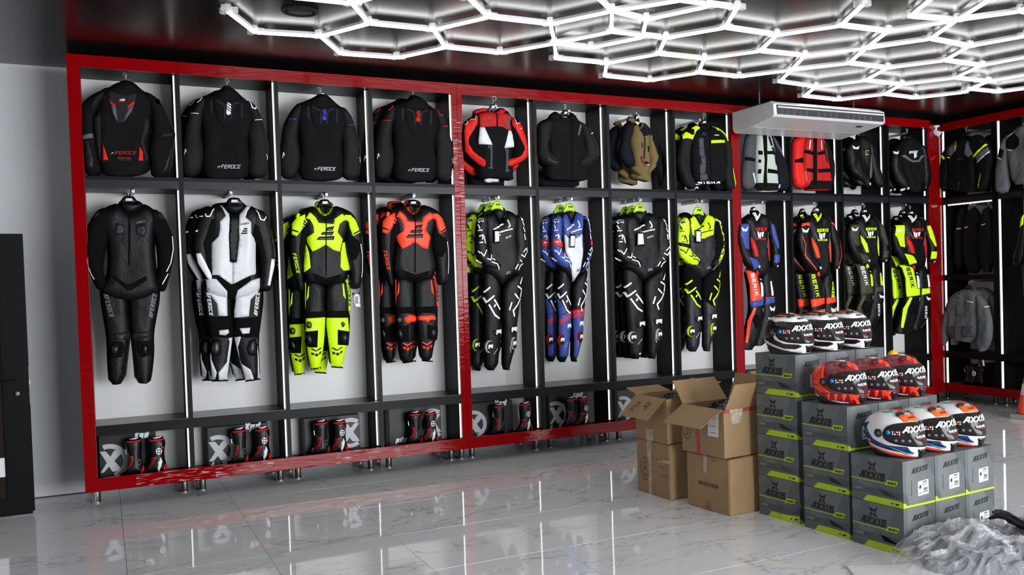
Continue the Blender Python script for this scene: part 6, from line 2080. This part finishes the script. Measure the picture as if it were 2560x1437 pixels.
quads_mesh('cross_print', [np.array([(.28, .28), (.355, .28), (.355, .24), (.30, .24)]), np.array([(.355, .24), (.355, .16), (.345, .1), (.335, .16)])], fs, M('boot_box_silver'), t, .002)

# ================================================================== AIR CONDITIONER
mat('ac_white', (.62, .62, .63), .35, var=.02)
mat('ac_dark', (.01, .01, .011), .5)
YF, YM, YK = -.75, -.38, -.06
zt = float(np.mean([at(1945, 254, y=YF)[2], at(2204, 284, y=YF)[2]]))
zl = float(np.mean([at(1928, 288, y=YF)[2], at(2198, 312, y=YF)[2]]))
zb = float(np.mean([at(1830, 332, y=YK)[2], at(2105, 353, y=YK)[2]]))
zm = zl + (zb - zl) * .62
ztk = zt + .03
xl = float(np.mean([at(1945, 254, y=YF)[0], at(1928, 288, y=YF)[0]]))
xr = float(np.mean([at(2204, 284, y=YF)[0], at(2198, 312, y=YF)[0]]))
xlb, xrb = at(1828, 315, y=YK)[0], at(2110, 352, y=YK)[0]
xl = (xl + xlb) / 2
xr = (xr + xrb) / 2
t = thing('air_conditioner', 'white ceiling air conditioner with long louvre above the right cabinet', 'air conditioner', ((xl + xr) / 2, -.4, zb), 0)
ox, oy, oz = (xl + xr) / 2, -.4, zb
hw = (xr - xl) / 2
prof = [(YF, zt), (YF - .01, zl + .02), (YF + .015, zl), (YM, zm - .004), (YK - .03, zb), (YK, zb + .03), (YK, ztk), (YF + .06, ztk)]
bm = bmesh.new()
rings = []
for x, ins in ((-hw, .02), (-hw + .02, 0), (hw - .02, 0), (hw, .02)):
    cyz = np.mean(prof, 0)
    rings.append([bm.verts.new((x, y - oy + (cyz[0] - y) * ins * 1.5, z - oz + (cyz[1] - z) * ins * 3)) for y, z in prof])
n = len(prof)
for a, b_ in zip(rings[:-1], rings[1:]):
    for k in range(n):
        bm.faces.new((a[k], a[(k + 1) % n], b_[(k + 1) % n], b_[k]))
bm.faces.new(rings[0])
bm.faces.new(rings[-1][::-1])
me = bpy.data.meshes.new('casing')
bm.to_mesh(me)
bm.free()
link('casing', me, t, 'ac_white')
fy = YF - oy - .012
box('louvre_recess', -hw + .03, hw - .03, fy - .001, fy + .01, zl - oz + .022, zt - oz - .012, 'ac_dark', t)
V = []
hz = zt - zl
for x in (-hw + .035, hw - .035):
    V += [(x, fy - .004, zl - oz + .018 + hz * .52), (x, fy - .014, zl - oz + .018 + hz * .56), (x, fy - .010, zt - oz - .028), (x, fy - .002, zt - oz - .032)]
link('louvre', mesh('louvre', V, [(0, 4, 5, 1), (1, 5, 6, 2), (2, 6, 7, 3), (3, 7, 4, 0), (0, 1, 2, 3), (4, 7, 6, 5)]), t, 'ac_white')
for k in range(16):
    x = -hw + .07 + k * (2 * hw - .3) / 15
    if k in (5, 10):
        continue
    link('vane', mesh('vane', [(x, fy - .002, zl - oz + .022), (x + .03, fy - .002, zl - oz + .022), (x + .03, fy - .002, zl - oz + .018 + hz * .42), (x + .012, fy - .002, zl - oz + .018 + hz * .42), (x, fy + .01, zl - oz + .022), (x + .03, fy + .01, zl - oz + .022), (x + .03, fy + .01, zl - oz + .018 + hz * .42), (x + .012, fy + .01, zl - oz + .018 + hz * .42)], [(0, 1, 2, 3), (4, 7, 6, 5), (0, 4, 5, 1), (1, 5, 6, 2), (2, 6, 7, 3), (3, 7, 4, 0)]), t, 'slate_textile')
for k in range(9):
    z = zb - oz + .05 + k * (ztk - zb - .07) / 9
    box('side_rib', -hw - .003, -hw + .004, YF - oy + .12 + max(0, (5 - k)) * .05, YK - oy - .02, z, z + .004, 'white_panel', t)
box('display_window', hw * .62, hw * .70, YF - oy + .10, YF - oy + .14, zl - oz - .022, zl - oz - .010, 'ac_dark', t)
box('grille_seam', -hw + .03, hw - .03, YM - oy - .003, YM - oy + .003, zm - oz - .0075, zm - oz - .003, 'steel_grey', t)
for x in (-hw + .08, hw - .12):
    box('hanging_bracket', x, x + .012, -.02, .0, ztk - oz, ZC - oz, 'gunmetal', t)
    box('hanging_rail', x - .02, x + .04, -.22, .22, ztk - oz - .002, ztk - oz + .02, 'gunmetal', t)

# ================================================================== SECURITY CAMERA
p = at(2337, 321, x=9.0)
t = thing('security_camera', 'white bullet security camera above the red corner post', 'camera', (9.0, .06, p[2] - .03), math.radians(-60))
mb = MB(); mb.lathe([(.045, .06), (.045, .045), (.02, .04), (.012, .02), (.012, 0)], 16); mb.build('mount', 'ac_white', t, True)
mb = MB(); mb.tube([(-.06, 0, .0), (-.055, 0, .0), (.05, 0, -.05), (.055, 0, -.053)], [.02, .034, .036, .034], 16); mb.build('housing', 'ac_white', t, True)
mb = MB(); mb.tube([(.05, 0, -.051), (.062, 0, -.057)], [.031, .027], 16); mb.build('lens_window', 'helmet_black', t, True)

# ================================================================== SAFETY CONE AT THE PICTURE EDGE
q = at(2572, 1052, z=0)
t = thing('safety_cone', 'orange safety cone with grey base at the right picture edge', 'cone', (q[0] + .2, q[1] + .12, 0), .3)
mat('cone_orange', (.85, .09, .03), .5)
mat('cone_base', (.2, .2, .19), .7)
box('base', -.17, .17, -.17, .17, .001, .05, 'cone_base', t, .01)
mb = MB(); mb.lathe([(.15, .05), (.145, .07), (.03, .62), (.022, .64)], 24); mb.build('body', 'cone_orange', t, True)
mb = MB(); mb.lathe([(.110, .25), (.085, .37)], 24); mb.build('reflective_collar', 'reflective_white', t, True)

# ================================================================== PLASTIC WRAPPED HEAP AT THE FRONT
mat('wrap_plastic', (.8, .8, .83), .07, spec=1., bump=.9, bscale=38, alpha=.27)
mat('heap_cloth', (.045, .048, .06), .7, bump=.4, bscale=30, var=.25, vscale=7)
mat('heap_black', (.004, .004, .005), .25)
mat('foam_white', (.72, .72, .72), .6)


def heap(name, m, cx, cy, rx, ry, hz, seed, nx, amp, fr, label, cat, zoff=0., rot=0., folds=1.):
    V, Fc = [], []
    ny = nx
    for j in range(ny + 1):
        for i in range(nx + 1):
            a, b_ = i / nx * 2 - 1, j / ny * 2 - 1
            # map the square onto a rounded blob
            x, y = a * math.sqrt(1 - b_ * b_ / 2), b_ * math.sqrt(1 - a * a / 2)
            r = math.hypot(x, y)
            e = 1 + .14 * noise.noise(Vector((math.atan2(y, x) * 1.3, seed, 0)))
            h = max(0, 1 - r ** 2.2) ** .8
            P = Vector((x * 3 + seed, y * 3, seed))
            n1 = noise.noise(P * fr)
            n2 = abs(noise.noise(P * fr * 2.9 + Vector((3, 1, 0)))) * folds
            n3 = abs(noise.noise(Vector((x * 14 + y * 4 + seed, y * 5, 2)) * fr * .6)) * folds
            z = hz * (h * (.78 + .4 * n1)) + amp * (.45 - n2 - .6 * n3) * min(1, (1 - r) * 5 + .12)
            V.append((x * rx * e, y * ry * e, max(.004 + .003 * n2, z) + zoff))
    for j in range(ny):
        for i in range(nx):
            k = j * (nx + 1) + i
            Fc.append((k, k + 1, k + nx + 2, k + nx + 1))
    o = link(name, mesh(name, V, Fc, True), None, m)
    o.location = (cx, cy, 0)
    o.rotation_euler = (0, 0, rot)
    return tag(o, label, cat)


hx, hy = at(2450, 1400, z=0)[:2]
ht = thing('wrapped_garments', 'grey garments heaped on the floor under crumpled clear plastic wrap', 'garments', (hx + .13, hy - .14, 0))
for o in (heap('garment_pile', 'heap_cloth', 0, 0, .52, .33, .25, 3.3, 90, .05, 1.0, None, None, rot=-.55),
          heap('plastic_wrap', 'wrap_plastic', 0, 0, .68, .44, .29, 3.3, 120, .06, 1.0, None, None, .006, -.55, 1.2)):
    o.parent = ht
    if o.name.startswith('plastic_wrap'):
        o.data.polygons.foreach_set('use_smooth', [False] * len(o.data.polygons))
mb = MB()
for k in range(3):
    mb.tube([(-.10 + .05 * k + .02 * i, .10 - .035 * i + .02 * k, .235 + .03 * math.sin(i * .9 + k)) for i in range(7)], [.006, .018, .026, .022, .026, .016, .005], 10)
o = mb.build('black_fold', 'heap_black', ht, True)
q = at(2210, 1437, z=0)
t = thing('foam_sheet', 'white packing sheet on the floor left of the plastic wrapped heap', 'sheet', (q[0], q[1], 0), -.5)
box('sheet', -.16, .22, -.24, .16, .001, .006, 'foam_white', t, .001)
